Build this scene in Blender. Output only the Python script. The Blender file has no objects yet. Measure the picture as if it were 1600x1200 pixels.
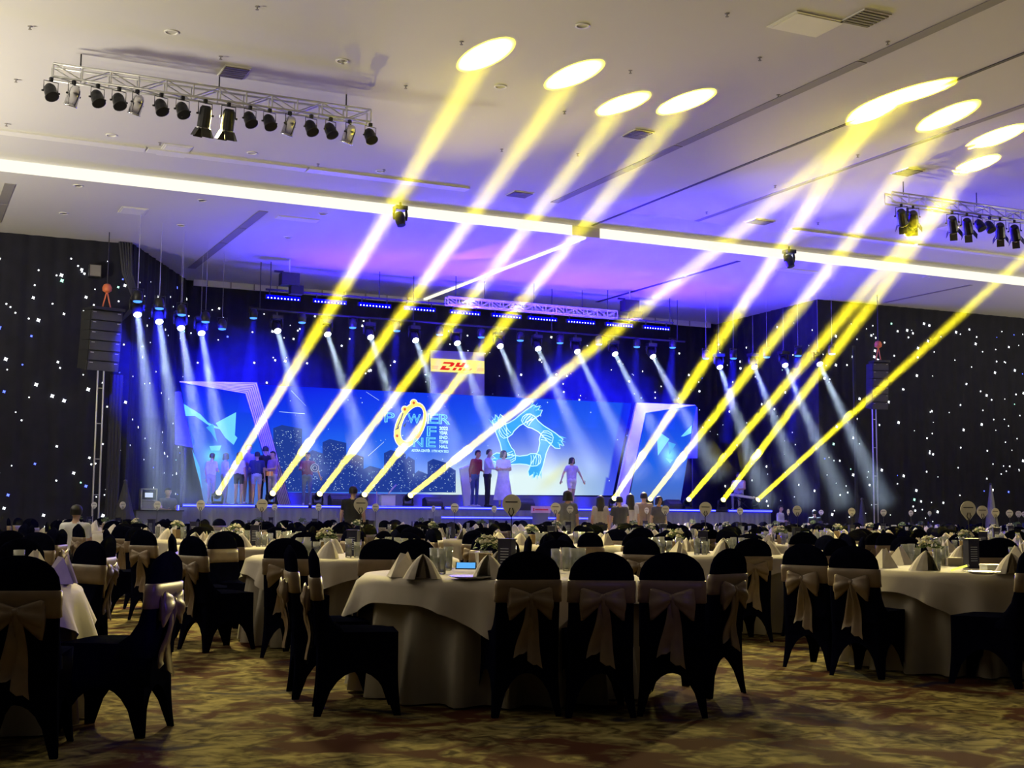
import bpy, bmesh, math, random
from mathutils import Vector, Matrix
random.seed(7)
SC = bpy.context.scene
COL = SC.collection
PI = math.pi

# ------------------------------------------------------------------ camera
# room frame: X runs along the stage front, Y towards the stage, Z up; the lens stands at X=0, Y=0
FOC, EYE = 2030.0, 1.18
def _cam_frame():
    vy = Vector((-970.0, 190.0, FOC)).normalized()
    vx = Vector((4280.0, 238.0, FOC)); vx = (vx - vy * vx.dot(vy)).normalized()
    return vx, vy, vx.cross(vy)
VX, VY, VZ = _cam_frame()
def to_room(c):
    return Vector((VX.dot(c), VY.dot(c), VZ.dot(c)))
cam_data = bpy.data.cameras.new('camera'); cam = bpy.data.objects.new('camera', cam_data); COL.objects.link(cam)
cam_data.sensor_width = 36.0; cam_data.lens = FOC / 1600 * 36.0; cam_data.clip_end = 300
_r, _u, _b = to_room(Vector((1, 0, 0))), to_room(Vector((0, -1, 0))), to_room(Vector((0, 0, -1)))
cam.matrix_world = Matrix(((_r.x, _u.x, _b.x, 0), (_r.y, _u.y, _b.y, 0), (_r.z, _u.z, _b.z, EYE), (0, 0, 0, 1)))
SC.camera = cam
def at(px, py, z=None, Y=None, d=None):
    """where a sight line of the survey photograph meets a level z, a plane Y or a distance d"""
    v = to_room(Vector((px - 800.0, py - 600.0, FOC)))
    t = (z - EYE) / v.z if z is not None else Y / v.y if Y is not None else d / FOC
    return Vector((0, 0, EYE)) + v * t
def to_px(p):
    q = p - Vector((0, 0, EYE)); c = VX * q.x + VY * q.y + VZ * q.z
    return (800 + FOC * c.x / c.z, 600 + FOC * c.y / c.z, c.z) if c.z > 0.1 else (-9e3, -9e3, -1)

# ------------------------------------------------------------------ world, exposure
w = bpy.data.worlds.new('world'); SC.world = w; w.use_nodes = True
w.node_tree.nodes['Background'].inputs[0].default_value = (1.0, 0.93, 0.80, 1)
w.node_tree.nodes['Background'].inputs[1].default_value = 0.010
SC.view_settings.view_transform = 'Standard'; SC.view_settings.look = 'None'
SC.view_settings.exposure = 0.0; SC.view_settings.gamma = 1.0; SC.view_settings.use_curve_mapping = False
SC.cycles.volume_bounces = 0
SC.cycles.max_bounces = 5; SC.cycles.diffuse_bounces = 2; SC.cycles.glossy_bounces = 2; SC.cycles.transparent_max_bounces = 24
SC.cycles.sample_clamp_indirect = 20.0

def aim(o, d):
    o.rotation_euler = Vector(d).to_track_quat('-Z', 'Y').to_euler()
def area(name, loc, target, power, color, size, spread=180, shape='DISK', size_y=None):
    L = bpy.data.lights.new(name, 'AREA'); L.energy = power; L.color = color; L.shape = shape; L.size = size
    if size_y: L.size_y = size_y
    L.spread = math.radians(spread)
    o = bpy.data.objects.new(name, L); COL.objects.link(o); o.location = loc; aim(o, Vector(target) - Vector(loc)); return o
def spot(name, loc, target, power, color, angle, blend=0.5, radius=0.05):
    L = bpy.data.lights.new(name, 'SPOT'); L.energy = power; L.color = color
    L.spot_size = math.radians(angle); L.spot_blend = blend; L.shadow_soft_size = radius
    o = bpy.data.objects.new(name, L); COL.objects.link(o); o.location = loc; aim(o, Vector(target) - Vector(loc)); return o

# added uplights outside the frame, put in to brighten the ceiling
area('house_uplight', (-6.0, 13.0, 2.6), (-6.0, 14.0, 9), 1000, (1.0, 0.90, 0.68), 2.0)
area('house_uplight', (-6.5, 24.0, 2.6), (-6.5, 24.0, 9), 2900, (1.0, 0.92, 0.74), 2.0)
area('house_uplight', (36.5, 20.0, 2.6), (36.5, 20.0, 9), 1900, (1.0, 0.92, 0.70), 2.0)
area('house_uplight', (12.0, -3.5, 2.6), (12.0, -3.5, 9), 150, (1.0, 0.92, 0.76), 2.0)

# spill of the yellow beam lamps round their spots on the ceiling, and two blue wash lamps behind the lens
spot('beam_spill', (11.0, 35.0, 1.7), (9.0, 17.5, 8.3), 8000, (1.0, 0.85, 0.03), 24, 1.0, 0.1)
spot('beam_spill', (23.5, 35.0, 1.7), (16.5, 17.0, 8.3), 8500, (1.0, 0.85, 0.03), 26, 1.0, 0.1)
spot('truss_wash', (4.5, 20.9, 7.45), (4.0, 11.0, 0), 8500, (1.0, 0.82, 0.30), 78, 0.8, 0.5)  # added spots at the trusses, put in to brighten the table tops
spot('truss_wash', (21.0, 20.9, 7.35), (12.0, 10.5, 0), 12000, (1.0, 0.82, 0.30), 72, 0.8, 0.5)
spot('truss_wash', (20.0, 33.6, 7.2), (18.0, 24.5, 0), 13000, (1.0, 0.84, 0.28), 80, 0.8, 0.5)
spot('rear_wash', (7.0, -2.0, 4.6), (0.75, 7.5, 0.6), 900, (0.12, 0.05, 1.0), 5, 0.6, 0.05)
spot('rear_wash', (5.5, -2.0, 4.0), (8.1, 7.0, 0.55), 900, (0.12, 0.05, 1.0), 6, 0.6, 0.05)
spot('rear_wash', (2.0, -2.0, 4.5), (4.3, 7.3, 0.75), 110, (0.15, 0.07, 1.0), 9, 0.8, 0.05)

# ------------------------------------------------------------------ materials
MATS = {}
def mat(name, color, rough=0.6, metal=0.0, emit=None, strength=0.0, noise=None, sheen=0.0, spec=0.5, bump=None):
    m = bpy.data.materials.new(name); m.use_nodes = True; nt = m.node_tree; b = nt.nodes['Principled BSDF']
    b.inputs['Base Color'].default_value = (*color, 1); b.inputs['Roughness'].default_value = rough
    b.inputs['Metallic'].default_value = metal; b.inputs['Specular IOR Level'].default_value = spec
    if sheen: b.inputs['Sheen Weight'].default_value = sheen
    if emit: b.inputs['Emission Color'].default_value = (*emit, 1); b.inputs['Emission Strength'].default_value = strength
    if noise or bump:
        tc = nt.nodes.new('ShaderNodeTexCoord'); n = nt.nodes.new('ShaderNodeTexNoise')
        sc = noise[0] if noise else bump[0]
        n.inputs['Scale'].default_value = sc; n.inputs['Detail'].default_value = 4
        nt.links.new(tc.outputs['Object'], n.inputs['Vector'])
        if noise:
            r = nt.nodes.new('ShaderNodeValToRGB'); lo, hi = noise[1], noise[2]
            r.color_ramp.elements[0].position = 0.3; r.color_ramp.elements[1].position = 0.7
            r.color_ramp.elements[0].color = (*[c * lo for c in color], 1); r.color_ramp.elements[1].color = (*[c * hi for c in color], 1)
            nt.links.new(n.outputs['Fac'], r.inputs['Fac']); nt.links.new(r.outputs['Color'], b.inputs['Base Color'])
        if bump:
            bp = nt.nodes.new('ShaderNodeBump'); bp.inputs['Strength'].default_value = bump[1]; bp.inputs['Distance'].default_value = bump[2]
            nt.links.new(n.outputs['Fac'], bp.inputs['Height']); nt.links.new(bp.outputs['Normal'], b.inputs['Normal'])
    MATS[name] = m; return m
def emission(name, color, strength):
    m = bpy.data.materials.new(name); m.use_nodes = True; nt = m.node_tree; nt.nodes.clear()
    o = nt.nodes.new('ShaderNodeOutputMaterial'); e = nt.nodes.new('ShaderNodeEmission')
    e.inputs[0].default_value = (*color, 1); e.inputs[1].default_value = strength
    nt.links.new(e.outputs[0], o.inputs['Surface']); MATS[name] = m; return m
def haze(name, density, aniso=0.3, color=(1, 1, 1)):
    m = bpy.data.materials.new(name); m.use_nodes = True; nt = m.node_tree; nt.nodes.clear()
    o = nt.nodes.new('ShaderNodeOutputMaterial'); v = nt.nodes.new('ShaderNodeVolumeScatter')
    v.inputs['Color'].default_value = (*color, 1); v.inputs['Density'].default_value = density; v.inputs['Anisotropy'].default_value = aniso
    nt.links.new(v.outputs[0], o.inputs['Volume']); MATS[name] = m; return m

# ------------------------------------------------------------------ mesh helpers
class MB:
    def __init__(s): s.v = []; s.f = []; s.m = []
    def add(s, vs, fs, mi=0):
        b = len(s.v); s.v += [tuple(v) for v in vs]; s.f += [tuple(i + b for i in f) for f in fs]; s.m += [mi] * len(fs); return s
    def box(s, c, size, rot=None, mi=0):
        x, y, z = (k / 2 for k in size); c = Vector(c)
        vs = [Vector((a, b_, d)) for a in (-x, x) for b_ in (-y, y) for d in (-z, z)]
        if rot is not None: vs = [rot @ v for v in vs]
        return s.add([v + c for v in vs], [(0, 1, 3, 2), (4, 6, 7, 5), (0, 4, 5, 1), (2, 3, 7, 6), (0, 2, 6, 4), (1, 5, 7, 3)], mi)
    def tube(s, pts, rad, seg=8, cap=True, mi=0, closed=False):
        pts = [Vector(p) for p in pts]; n = len(pts)
        rad = rad if isinstance(rad, (list, tuple)) else [rad] * n
        vs, fs = [], []; ref = None
        for i, p in enumerate(pts):
            a = pts[(i - 1) % n] if (i or closed) else p; b = pts[(i + 1) % n] if (i < n - 1 or closed) else p
            t = (b - a).normalized() if (b - a).length > 1e-9 else Vector((0, 0, 1))
            if ref is None: ref = t.orthogonal().normalized()
            ref = (ref - t * ref.dot(t)); ref = ref.normalized() if ref.length > 1e-6 else t.orthogonal().normalized()
            o = t.cross(ref)
            for k in range(seg):
                q = 2 * PI * k / seg; vs.append(p + (ref * math.cos(q) + o * math.sin(q)) * rad[i])
        for i in range(n if closed else n - 1):
            for k in range(seg):
                k2 = (k + 1) % seg; j = (i + 1) % n; fs.append((i * seg + k, i * seg + k2, j * seg + k2, j * seg + k))
        if cap and not closed:
            fs.append(tuple(range(seg))[::-1]); fs.append(tuple((n - 1) * seg + k for k in range(seg)))
        return s.add(vs, fs, mi)
    def lathe(s, prof, c=(0, 0, 0), seg=16, rot=None, mi=0, capb=True, capt=True):
        c = Vector(c); vs, fs = [], []
        for r, z in prof:
            for k in range(seg):
                q = 2 * PI * k / seg; v = Vector((r * math.cos(q), r * math.sin(q), z)); vs.append(c + (rot @ v if rot is not None else v))
        n = len(prof)
        for i in range(n - 1):
            for k in range(seg):
                k2 = (k + 1) % seg; fs.append((i * seg + k, i * seg + k2, (i + 1) * seg + k2, (i + 1) * seg + k))
        if capb: fs.append(tuple(range(seg))[::-1])
        if capt: fs.append(tuple((n - 1) * seg + k for k in range(seg)))
        return s.add(vs, fs, mi)
    def ball(s, c, r, seg=10, rings=7, rot=None, mi=0):
        r = r if isinstance(r, (list, tuple)) else (r, r, r); c = Vector(c)
        vs = [Vector((0, 0, -r[2]))]; fs = []
        for i in range(1, rings):
            a = PI * i / rings
            for k in range(seg):
                q = 2 * PI * k / seg; vs.append(Vector((r[0] * math.sin(a) * math.cos(q), r[1] * math.sin(a) * math.sin(q), -r[2] * math.cos(a))))
        vs.append(Vector((0, 0, r[2]))); top = len(vs) - 1
        for k in range(seg):
            k2 = (k + 1) % seg; fs.append((0, 1 + k2, 1 + k))
            for i in range(rings - 2): fs.append((1 + i * seg + k, 1 + i * seg + k2, 1 + (i + 1) * seg + k2, 1 + (i + 1) * seg + k))
            fs.append((1 + (rings - 2) * seg + k, 1 + (rings - 2) * seg + k2, top))
        if rot is not None: vs = [rot @ v for v in vs]
        return s.add([v + c for v in vs], fs, mi)
    def prism(s, poly, thick, fn, mi=0):
        """poly: 2D outline; fn(u, v, w) -> 3D; from w=0 to w=thick"""
        n = len(poly); vs = [fn(u, v, 0) for u, v in poly] + [fn(u, v, thick) for u, v in poly]
        fs = [tuple(range(n)), tuple(range(2 * n - 1, n - 1, -1))] + [(i, i + n, (i + 1) % n + n, (i + 1) % n) for i in range(n)]
        return s.add(vs, fs, mi)
    def mesh(s, name, mats, smooth=False, fix=False):
        me = bpy.data.meshes.new(name); me.from_pydata(s.v, [], s.f)
        for m in (mats if isinstance(mats, (list, tuple)) else [mats]): me.materials.append(MATS[m] if isinstance(m, str) else m)
        if any(s.m): me.polygons.foreach_set('material_index', s.m)
        if fix:
            bm = bmesh.new(); bm.from_mesh(me); bmesh.ops.recalc_face_normals(bm, faces=bm.faces); bm.to_mesh(me); bm.free()
        if smooth: me.polygons.foreach_set('use_smooth', [True] * len(me.polygons))
        me.update(); return me
    def build(s, name, mats, parent=None, smooth=False, fix=False):
        return put(s.mesh(name, mats, smooth, fix), name, parent)
def put(me, name, parent=None, loc=None, rz=None):
    o = bpy.data.objects.new(name, me); COL.objects.link(o)
    if parent is not None: o.parent = parent
    if loc is not None: o.location = loc
    if rz is not None: o.rotation_euler = (0, 0, rz)
    return o
def tag(o, label=None, cat=None, group=None, kind=None):
    for k, v in (('label', label), ('category', cat), ('group', group), ('kind', kind)):
        if v: o[k] = v
    return o
def thing(name, label, cat, loc=(0, 0, 0), rz=0, group=None):
    o = bpy.data.objects.new(name, None); COL.objects.link(o); o.location = loc; o.rotation_euler = (0, 0, rz); o.empty_display_size = 0.1
    return tag(o, label, cat, group)
def copy_tree(o, parent=None):
    c = o.copy(); COL.objects.link(c)
    if parent is not None: c.parent = parent; c.matrix_parent_inverse = o.matrix_parent_inverse
    for ch in o.children: copy_tree(ch, c)
    return c
def struct(o): o['kind'] = 'structure'; return o

# ------------------------------------------------------------------ room
H1, H2, YS = 8.30, 8.05, 28.2
mat('ceiling_paint', (0.62, 0.60, 0.56), 0.85, noise=(0.15, 0.96, 1.04))
mat('white_trim', (0.78, 0.76, 0.70), 0.6)
mat('slot_dark', (0.05, 0.045, 0.05), 0.8)
mat('groove_grey', (0.26, 0.24, 0.22), 0.8)
mat('curtain_black', (0.011, 0.011, 0.022), 0.9, noise=(3.0, 0.8, 1.2))
emission('cove_glow', (1.0, 0.95, 0.80), 1.15)  # emission paints in the light on the ceiling step faces and trim
def carpet():
    m = mat('carpet', (0.2, 0.15, 0.08), 0.95, spec=0.1); nt = m.node_tree; b = nt.nodes['Principled BSDF']
    tc = nt.nodes.new('ShaderNodeTexCoord'); mp = nt.nodes.new('ShaderNodeMapping'); mp.inputs['Scale'].default_value = (1.0, 1.0, 1.0)
    nt.links.new(tc.outputs['Object'], mp.inputs['Vector'])
    def noise(scale, detail, dist=0.0):
        n = nt.nodes.new('ShaderNodeTexNoise'); n.inputs['Scale'].default_value = scale; n.inputs['Detail'].default_value = detail
        n.inputs['Distortion'].default_value = dist; nt.links.new(mp.outputs[0], n.inputs['Vector']); return n
    def ramp(n, a, b_):
        r = nt.nodes.new('ShaderNodeValToRGB'); r.color_ramp.elements[0].position = a; r.color_ramp.elements[1].position = b_
        nt.links.new(n.outputs['Fac'], r.inputs['Fac']); return r
    n1, n2, n3 = noise(2.3, 8, 0.9), noise(1.5, 8, 1.4), noise(6.5, 7, 1.2)
    base = ramp(n3, 0.36, 0.66); base.color_ramp.elements[0].color = (0.060, 0.040, 0.014, 1); base.color_ramp.elements[1].color = (0.38, 0.31, 0.11, 1)
    m1 = nt.nodes.new('ShaderNodeMix'); m1.data_type = 'RGBA'; r1 = ramp(n1, 0.47, 0.58)
    nt.links.new(r1.outputs['Color'], m1.inputs['Factor']); nt.links.new(base.outputs['Color'], m1.inputs['A']); m1.inputs['B'].default_value = (0.070, 0.022, 0.010, 1)
    m2 = nt.nodes.new('ShaderNodeMix'); m2.data_type = 'RGBA'; r2 = ramp(n2, 0.58, 0.70)
    nt.links.new(r2.outputs['Color'], m2.inputs['Factor']); nt.links.new(m1.outputs['Result'], m2.inputs['A']); m2.inputs['B'].default_value = (0.014, 0.011, 0.034, 1)
    nt.links.new(m2.outputs['Result'], b.inputs['Base Color'])
    n4 = noise(220, 2); bp = nt.nodes.new('ShaderNodeBump'); bp.inputs['Strength'].default_value = 0.5; bp.inputs['Distance'].default_value = 0.01
    nt.links.new(n4.outputs['Fac'], bp.inputs['Height']); nt.links.new(bp.outputs['Normal'], b.inputs['Normal'])
carpet()
FX0, FX1 = -9.0, 40.0
struct(MB().box(((FX0 + FX1) / 2, 18, -0.05), (FX1 - FX0, 46, 0.1)).build('floor', 'carpet'))
ceil = struct(MB().box(((FX0 + FX1) / 2, (YS - 5) / 2, H1 + 0.1), (FX1 - FX0, YS + 5, 0.2)).build('ceiling', 'ceiling_paint'))
struct(MB().box(((FX0 + FX1) / 2, (YS + 42) / 2, H2 + 0.2), (FX1 - FX0, 42 - YS, 0.4)).build('ceiling_rear', 'ceiling_paint'))
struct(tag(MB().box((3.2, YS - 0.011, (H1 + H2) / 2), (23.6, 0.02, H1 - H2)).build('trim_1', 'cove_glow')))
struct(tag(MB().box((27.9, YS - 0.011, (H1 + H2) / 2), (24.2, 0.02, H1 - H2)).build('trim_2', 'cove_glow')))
PL0, PL1, PB0 = Vector((FX0, 34.7, 0)), Vector((5.4, 34.55, 0)), Vector((7.75, 39.3, 0))
PB1, PR0, PR1 = Vector((26.9, 39.3, 0)), Vector((26.55, 33.1, 0)), Vector((FX1, 32.8, 0))
def wall(name, a, b, z0=0.0, z1=H2):
    d = (b - a).normalized(); n = Vector((-d.y, d.x, 0)); n = n if n.y > 0 or abs(n.y) < 0.3 and n.x > 0 else -n
    L = (b - a).length; cols = max(2, int(L / 0.09)); mb = MB(); vs = []
    for i in range(cols + 1):
        p = a + d * (L * i / cols); q = p - n * (0.03 * math.sin(i * 1.3) * math.sin(i * 0.37))
        vs += [(q.x, q.y, z0), (q.x, q.y, z1)]
    mb.add(vs, [(2 * i, 2 * i + 2, 2 * i + 3, 2 * i + 1) for i in range(cols)])
    o = mb.build(name, 'curtain_black', smooth=True); return struct(o)
WL = [wall('wall_left', PL0, PL1), wall('wall_left_splay', PL1, PB0), wall('wall_back', PB0, PB1), wall('wall_right_splay', PB1, PR0), wall('wall_right', PR0, PR1)]

# ------------------------------------------------------------------ ceiling fittings
mat('black_metal', (0.018, 0.018, 0.020), 0.45, 0.3)
mat('dark_metal', (0.05, 0.05, 0.055), 0.4, 0.5)
mat('chrome', (0.72, 0.72, 0.74), 0.22, 1.0)
mat('aluminium', (0.62, 0.62, 0.60), 0.35, 0.6)
mat('white_paint', (0.75, 0.74, 0.70), 0.5)
mat('grille_brown', (0.16, 0.14, 0.11), 0.7)
def slot_line(name, x, y0, y1, wd, m, seg, zc):
    """a ceiling slot made of lengths with small joints"""
    root = struct(bpy.data.objects.new(name, None)); COL.objects.link(root); n = max(1, round((y1 - y0) / seg))
    for i in range(n):
        a = y0 + (y1 - y0) * i / n; b = y0 + (y1 - y0) * (i + 1) / n - 0.05
        MB().box((x, (a + b) / 2, zc - 0.006), (wd, b - a, 0.012)).build('slot', m, root)
    return root
slot_line('trim_3', 13.50, 5.0, 26.3, 0.20, 'groove_grey', 5.0, H1)
slot_line('trim_4', 15.45, 5.0, YS - 0.2, 0.07, 'slot_dark', 23.0, H1)
slot_line('trim_5', 17.47, 9.0, 26.4, 0.13, 'groove_grey', 8.0, H1)
slot_line('trim_6', 7.45, 29.2, 37.3, 0.22, 'groove_grey', 2.2, H2)
slot_line('trim_7', 1.95, 29.2, 33.4, 0.22, 'groove_grey', 2.2, H2)
slot_line('trim_8', 28.85, 28.8, 32.6, 0.12, 'groove_grey', 4.0, H2)
slot_line('trim_9', 20.6, 29.0, 37.0, 0.12, 'slot_dark', 4.0, H2)
struct(MB().box((15.35, 33.6, H2 - 0.03), (0.10, 10.8, 0.06)).build('trim_10', 'cove_glow'))  # lit edge of the trim painted in by emission, not a lamp
for i, (x0, x1) in enumerate(((-4, 0.9), (0.95, 4.2), (4.25, 7.5), (7.55, 11.2))):
    struct(MB().box(((x0 + x1) / 2, 26.0, H1 - 0.02), (x1 - x0, 0.30, 0.04)).build('trim_%d' % (11 + i), 'white_trim'))
for i, (x0, x1) in enumerate(((20.0, 24.0), (24.1, 29.5), (29.6, 36))):
    struct(MB().box(((x0 + x1) / 2, 26.0, H1 - 0.02), (x1 - x0, 0.20, 0.04)).build('trim_%d' % (15 + i), 'white_trim'))
struct(MB().box((17.2, 39.1, H2 - 0.09), (18.6, 0.08, 0.18)).build('trim_18', 'white_trim'))
for i in range(26): struct(MB().box((8.3 + i * 0.72, 39.05, H2 - 0.09), (0.03, 0.02, 0.18)).build('trim_%d' % (19 + i), 'groove_grey'))
def ceiling_panel(name, px, py, wx, wy, m, label, cat, zc=H1, louvres=0):
    p = at(px, py, z=zc); t = thing(name, label, cat, (p.x, p.y, zc), 0, 'ceiling grilles and panels')
    MB().box((0, 0, -0.008), (wx, wy, 0.016)).build('frame', 'white_trim' if louvres else m, t)
    if louvres:
        for i in range(louvres):
            MB().box((0, -wy * 0.44 + wy * 0.88 * (i + 0.5) / louvres, -0.024), (wx * 0.92, wy * 0.60 / louvres, 0.016)).build('slat', m, t)
    else:
        MB().box((0, 0, -0.02), (wx * 0.86, wy * 0.86, 0.008)).build('panel', m, t)
for (px, py, sx, sy, lab) in [(366, 112, 0.42, 0.62, 'brown louvred ceiling grille above the long lamp truss'), (1352, 28, 0.50, 0.55, 'brown louvred ceiling grille near the upper edge beside the long slot'),
        (996, 209, 0.42, 0.55, 'small brown ceiling grille just under the four yellow light spots'), (1418, 268, 0.45, 0.55, 'brown ceiling grille between the yellow spots and the short lamp truss'),
        (1187, 346, 0.6, 0.45, 'dark ceiling grille near the step, left of the hanging lamp head'), (812, 303, 0.5, 0.5, 'dark bluish ceiling grille above the glowing cove')]:
    ceiling_panel('ceiling_grille', px, py, sx, sy, 'grille_brown', lab, 'ceiling vent', H1, 6)
for (px, py, sx, sy, zc, lab) in [(273, 235, 0.55, 0.9, H1, 'white square access panel between lamp truss and cove strip'), (208, 329, 0.6, 0.7, H2, 'white access panel just beyond the cove strip'),
        (1490, 356, 0.6, 0.5, H1, 'pale ceiling access panel beside the short lamp truss'), (465, 342, 1.0, 0.35, H2, 'long white ceiling hatch lit by the stage lights'), (1260, 37, 0.9, 0.7, H1, 'open ceiling hatch beside the brown grille'),
        (1245, 423, 1.2, 0.4, H2, 'white ceiling hatch under the cove near the hanging lamp head')]:
    ceiling_panel('access_panel', px, py, sx, sy, 'white_trim', lab, 'access panel', zc)
NUM = 'first second third fourth fifth sixth seventh eighth ninth tenth eleventh twelfth thirteenth fourteenth fifteenth sixteenth seventeenth eighteenth nineteenth twentieth twenty-first twenty-second twenty-third twenty-fourth'.split()
sp_mesh = MB().lathe([(0.035, 0), (0.035, -0.006), (0.009, -0.008), (0.009, -0.042), (0.026, -0.045), (0.026, -0.052)], seg=8).mesh('sprinkler_head', 'groove_grey')
for q, (px, py) in enumerate(sorted([(47, 41), (25, 124), (10, 193), (402, 10), (345, 88), (536, 95), (634, 134), (721, 65), (882, 174), (985, 110), (903, 240), (784, 233), (1136, 21), (1187, 90), (1387, 65), (1216, 148), (1340, 242), (1211, 290), (1104, 331), (1278, 348), (1537, 321), (250, 223), (497, 256), (600, 265)])):
    p = at(px, py, z=H1); o = put(sp_mesh, 'ceiling_sprinkler', None, (p.x, p.y, H1)); tag(o, 'small fire sprinkler under the ceiling, %s counted from the left' % NUM[q], 'sprinkler', 'ceiling sprinklers')
dl_mesh = MB().lathe([(0.11, 0), (0.11, -0.012), (0.085, -0.014), (0.08, 0.0)], seg=16, capt=False).mesh('downlight', 'white_trim')
for q, (px, py, zc) in enumerate(sorted([(268, 50, H1), (535, 95, H1), (174, 211, H1), (394, 239, H1), (595, 267, H1), (782, 135, H1), (910, 40, H1), (122, 290, H2), (316, 313, H2), (100, 333, H2), (283, 352, H2), (505, 334, H2), (450, 371, H2), (1447, 433, H2)])):
    p = at(px, py, z=zc); o = put(dl_mesh, 'ceiling_downlight', None, (p.x, p.y, zc)); tag(o, 'unlit round white ceiling downlight, %s counted from the left' % NUM[q], 'downlight', 'ceiling downlights')

# ------------------------------------------------------------------ trusses
def truss(name, label, a, b, s, cells, m, hang=None):
    a, b = Vector(a), Vector(b); L = (b - a).length; t = thing(name, label, 'truss', a, math.atan2(b.y - a.y, b.x - a.x)); h = s / 2
    ch = MB().tube([(0, 0, 0), (L, 0, 0)], s * 0.09, 8).mesh('chord', m, True)
    for (y, z) in ((-h, h), (h, h), (-h, -h), (h, -h)): put(ch, 'chord', t, (0, y, z))
    c = L / cells; post = MB().tube([(0, 0, -h), (0, 0, h)], s * 0.06, 6).mesh('brace', m); dg = MB().tube([(0, 0, -h), (c, 0, h)], s * 0.05, 6).mesh('brace', m)
    dn = MB().tube([(0, 0, h), (c, 0, -h)], s * 0.05, 6).mesh('brace', m); cr = MB().tube([(0, -h, 0), (c, h, 0)], s * 0.05, 6).mesh('brace', m)
    for i in range(cells + 1):
        for y in (-h, h):
            put(post, 'brace', t, (i * c, y, 0))
            if i < cells: put(dg if i % 2 else dn, 'brace', t, (i * c, y, 0))
        if i < cells: put(cr, 'brace', t, (i * c, 0, -h))
    for k in (hang or []): MB().tube([(k * L, 0, h), (k * L, 0, hang_top - a.z)], 0.012, 6).build('hanger', 'dark_metal', t)
    return t
hang_top = H1
TL0, TL1 = at(82, 112, z=7.95), at(576, 184, z=7.95)
TL1.y = TL0.y
truss('lamp_truss', 'long pale lattice truss under the ceiling carrying sixteen small stage lamps', TL0, TL1, 0.21, 12, 'aluminium', [0.08, 0.5, 0.92])
TR0, TR1 = at(1388, 309, z=7.9), at(1625, 338, z=7.9); TR1.y = TR0.y
truss('lamp_truss', 'short dark truss under the ceiling touched by a yellow beam', TR0, TR1, 0.22, 9, 'aluminium', [0.1, 0.6])
hang_top = H2
TB0, TB1 = at(698, 470, Y=34.8), at(962, 494, Y=34.8); TB1.z = TB0.z
truss('stage_truss', 'slim white lattice truss hung above the stage light bars', TB0, TB1, 0.22, 16, 'white_paint', [0.05, 0.5, 0.95])

# ------------------------------------------------------------------ lamps
def yoke(mb, wd, top, z0=0.0, r=0.008, x=0.0):
    mb.tube([(-wd, x, z0), (-wd, x, top), (wd, x, top), (wd, x, z0)], r, 6)
def rotx(a): return Matrix.Rotation(a, 3, 'X')
def make_par(name, body_m, tilt, long=False):
    """hangs from z=0 (clamp) downward; lens end tilts towards -y for tilt>0"""
    t = thing(name, 'x', 'stage lamp')
    MB().box((0, 0, -0.02), (0.05, 0.05, 0.06)).build('clamp', 'black_metal', t)
    mb = MB(); R = Matrix.Translation((0, 0, -0.20)); wd = 0.115
    mb.tube([(-wd, 0, -0.22), (-wd, 0, -0.055), (wd, 0, -0.055), (wd, 0, -0.22)], 0.007, 6); mb.build('yoke', 'black_metal', t)
    q = rotx(tilt); L = 0.16 if long else 0.09
    prof = [(0.02, 0.15), (0.06, 0.135), (0.088, 0.09), (0.098, 0.03), (0.10, -L), (0.108, -L), (0.108, -L - 0.02), (0.09, -L - 0.02)]
    MB().lathe(prof[::-1], (0, 0, -0.22), 16, q).build('can', body_m, t, True)
    MB().lathe([(0.0, -L - 0.012), (0.089, -L - 0.012)], (0, 0, -0.22), 16, q, capb=False, capt=False).build('lens', 'chrome', t)
    for s in (-1, 1): MB().lathe([(0.016, 0), (0.016, 0.03)], (s * wd, 0, -0.22), 8, Matrix.Rotation(s * PI / 2, 3, 'Y')).build('knob', 'black_metal', t)
    return t
def make_barn(name, tilt):
    t = thing(name, 'x', 'stage lamp')
    MB().box((0, 0, -0.02), (0.05, 0.06, 0.06)).build('clamp', 'black_metal', t)
    wd = 0.12; MB().tube([(-wd, 0, -0.24), (-wd, 0, -0.05), (wd, 0, -0.05), (wd, 0, -0.24)], 0.009, 6).build('yoke', 'black_metal', t)
    q = rotx(tilt); c = Vector((0, 0, -0.24))
    MB().lathe([(0.09, -0.22), (0.105, -0.20), (0.105, -0.02), (0.095, 0.10), (0.07, 0.14)], c, 14, q).build('barrel', 'black_metal', t, False)
    MB().lathe([(0.112, -0.235), (0.112, -0.215)], c, 14, q).build('gel_frame', 'chrome', t)
    for k, (ang, ln) in enumerate(((0, 0.16), (PI / 2, 0.15), (PI, 0.16), (3 * PI / 2, 0.15))):
        qz = q @ Matrix.Rotation(ang, 3, 'Z') @ rotx(0.45)
        off = q @ (Matrix.Rotation(ang, 3, 'Z') @ Vector((0, 0.10, -0.225)))
        mb = MB(); mb.box((0, 0, -ln / 2), (0.16, 0.006, ln)); mb.v = [tuple(c + off + qz @ Vector(v)) for v in mb.v]; mb.build('barn_door', 'black_metal', t)
    for s in (-1, 1): MB().lathe([(0.018, 0), (0.018, 0.03)], (s * wd, 0, -0.24), 8, Matrix.Rotation(s * PI / 2, 3, 'Y')).build('knob', 'black_metal', t)
    return t
par_b, par_s, barn = make_par('par_lamp', 'black_metal', -0.55), make_par('par_lamp', 'chrome', 0.35, True), make_barn('barn_door_lamp', 0.25)
barn2 = make_barn('barn_door_lamp', 0.9)
used = set()
def place(proto, loc, rz=0.0, label=None, group=None):
    o = proto if proto.name not in used else copy_tree(proto); used.add(proto.name) if o is proto else None
    o.location = loc; o.rotation_euler = (0, 0, rz)
    if label: o['label'] = label
    if group: o['group'] = group
    return o
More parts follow.
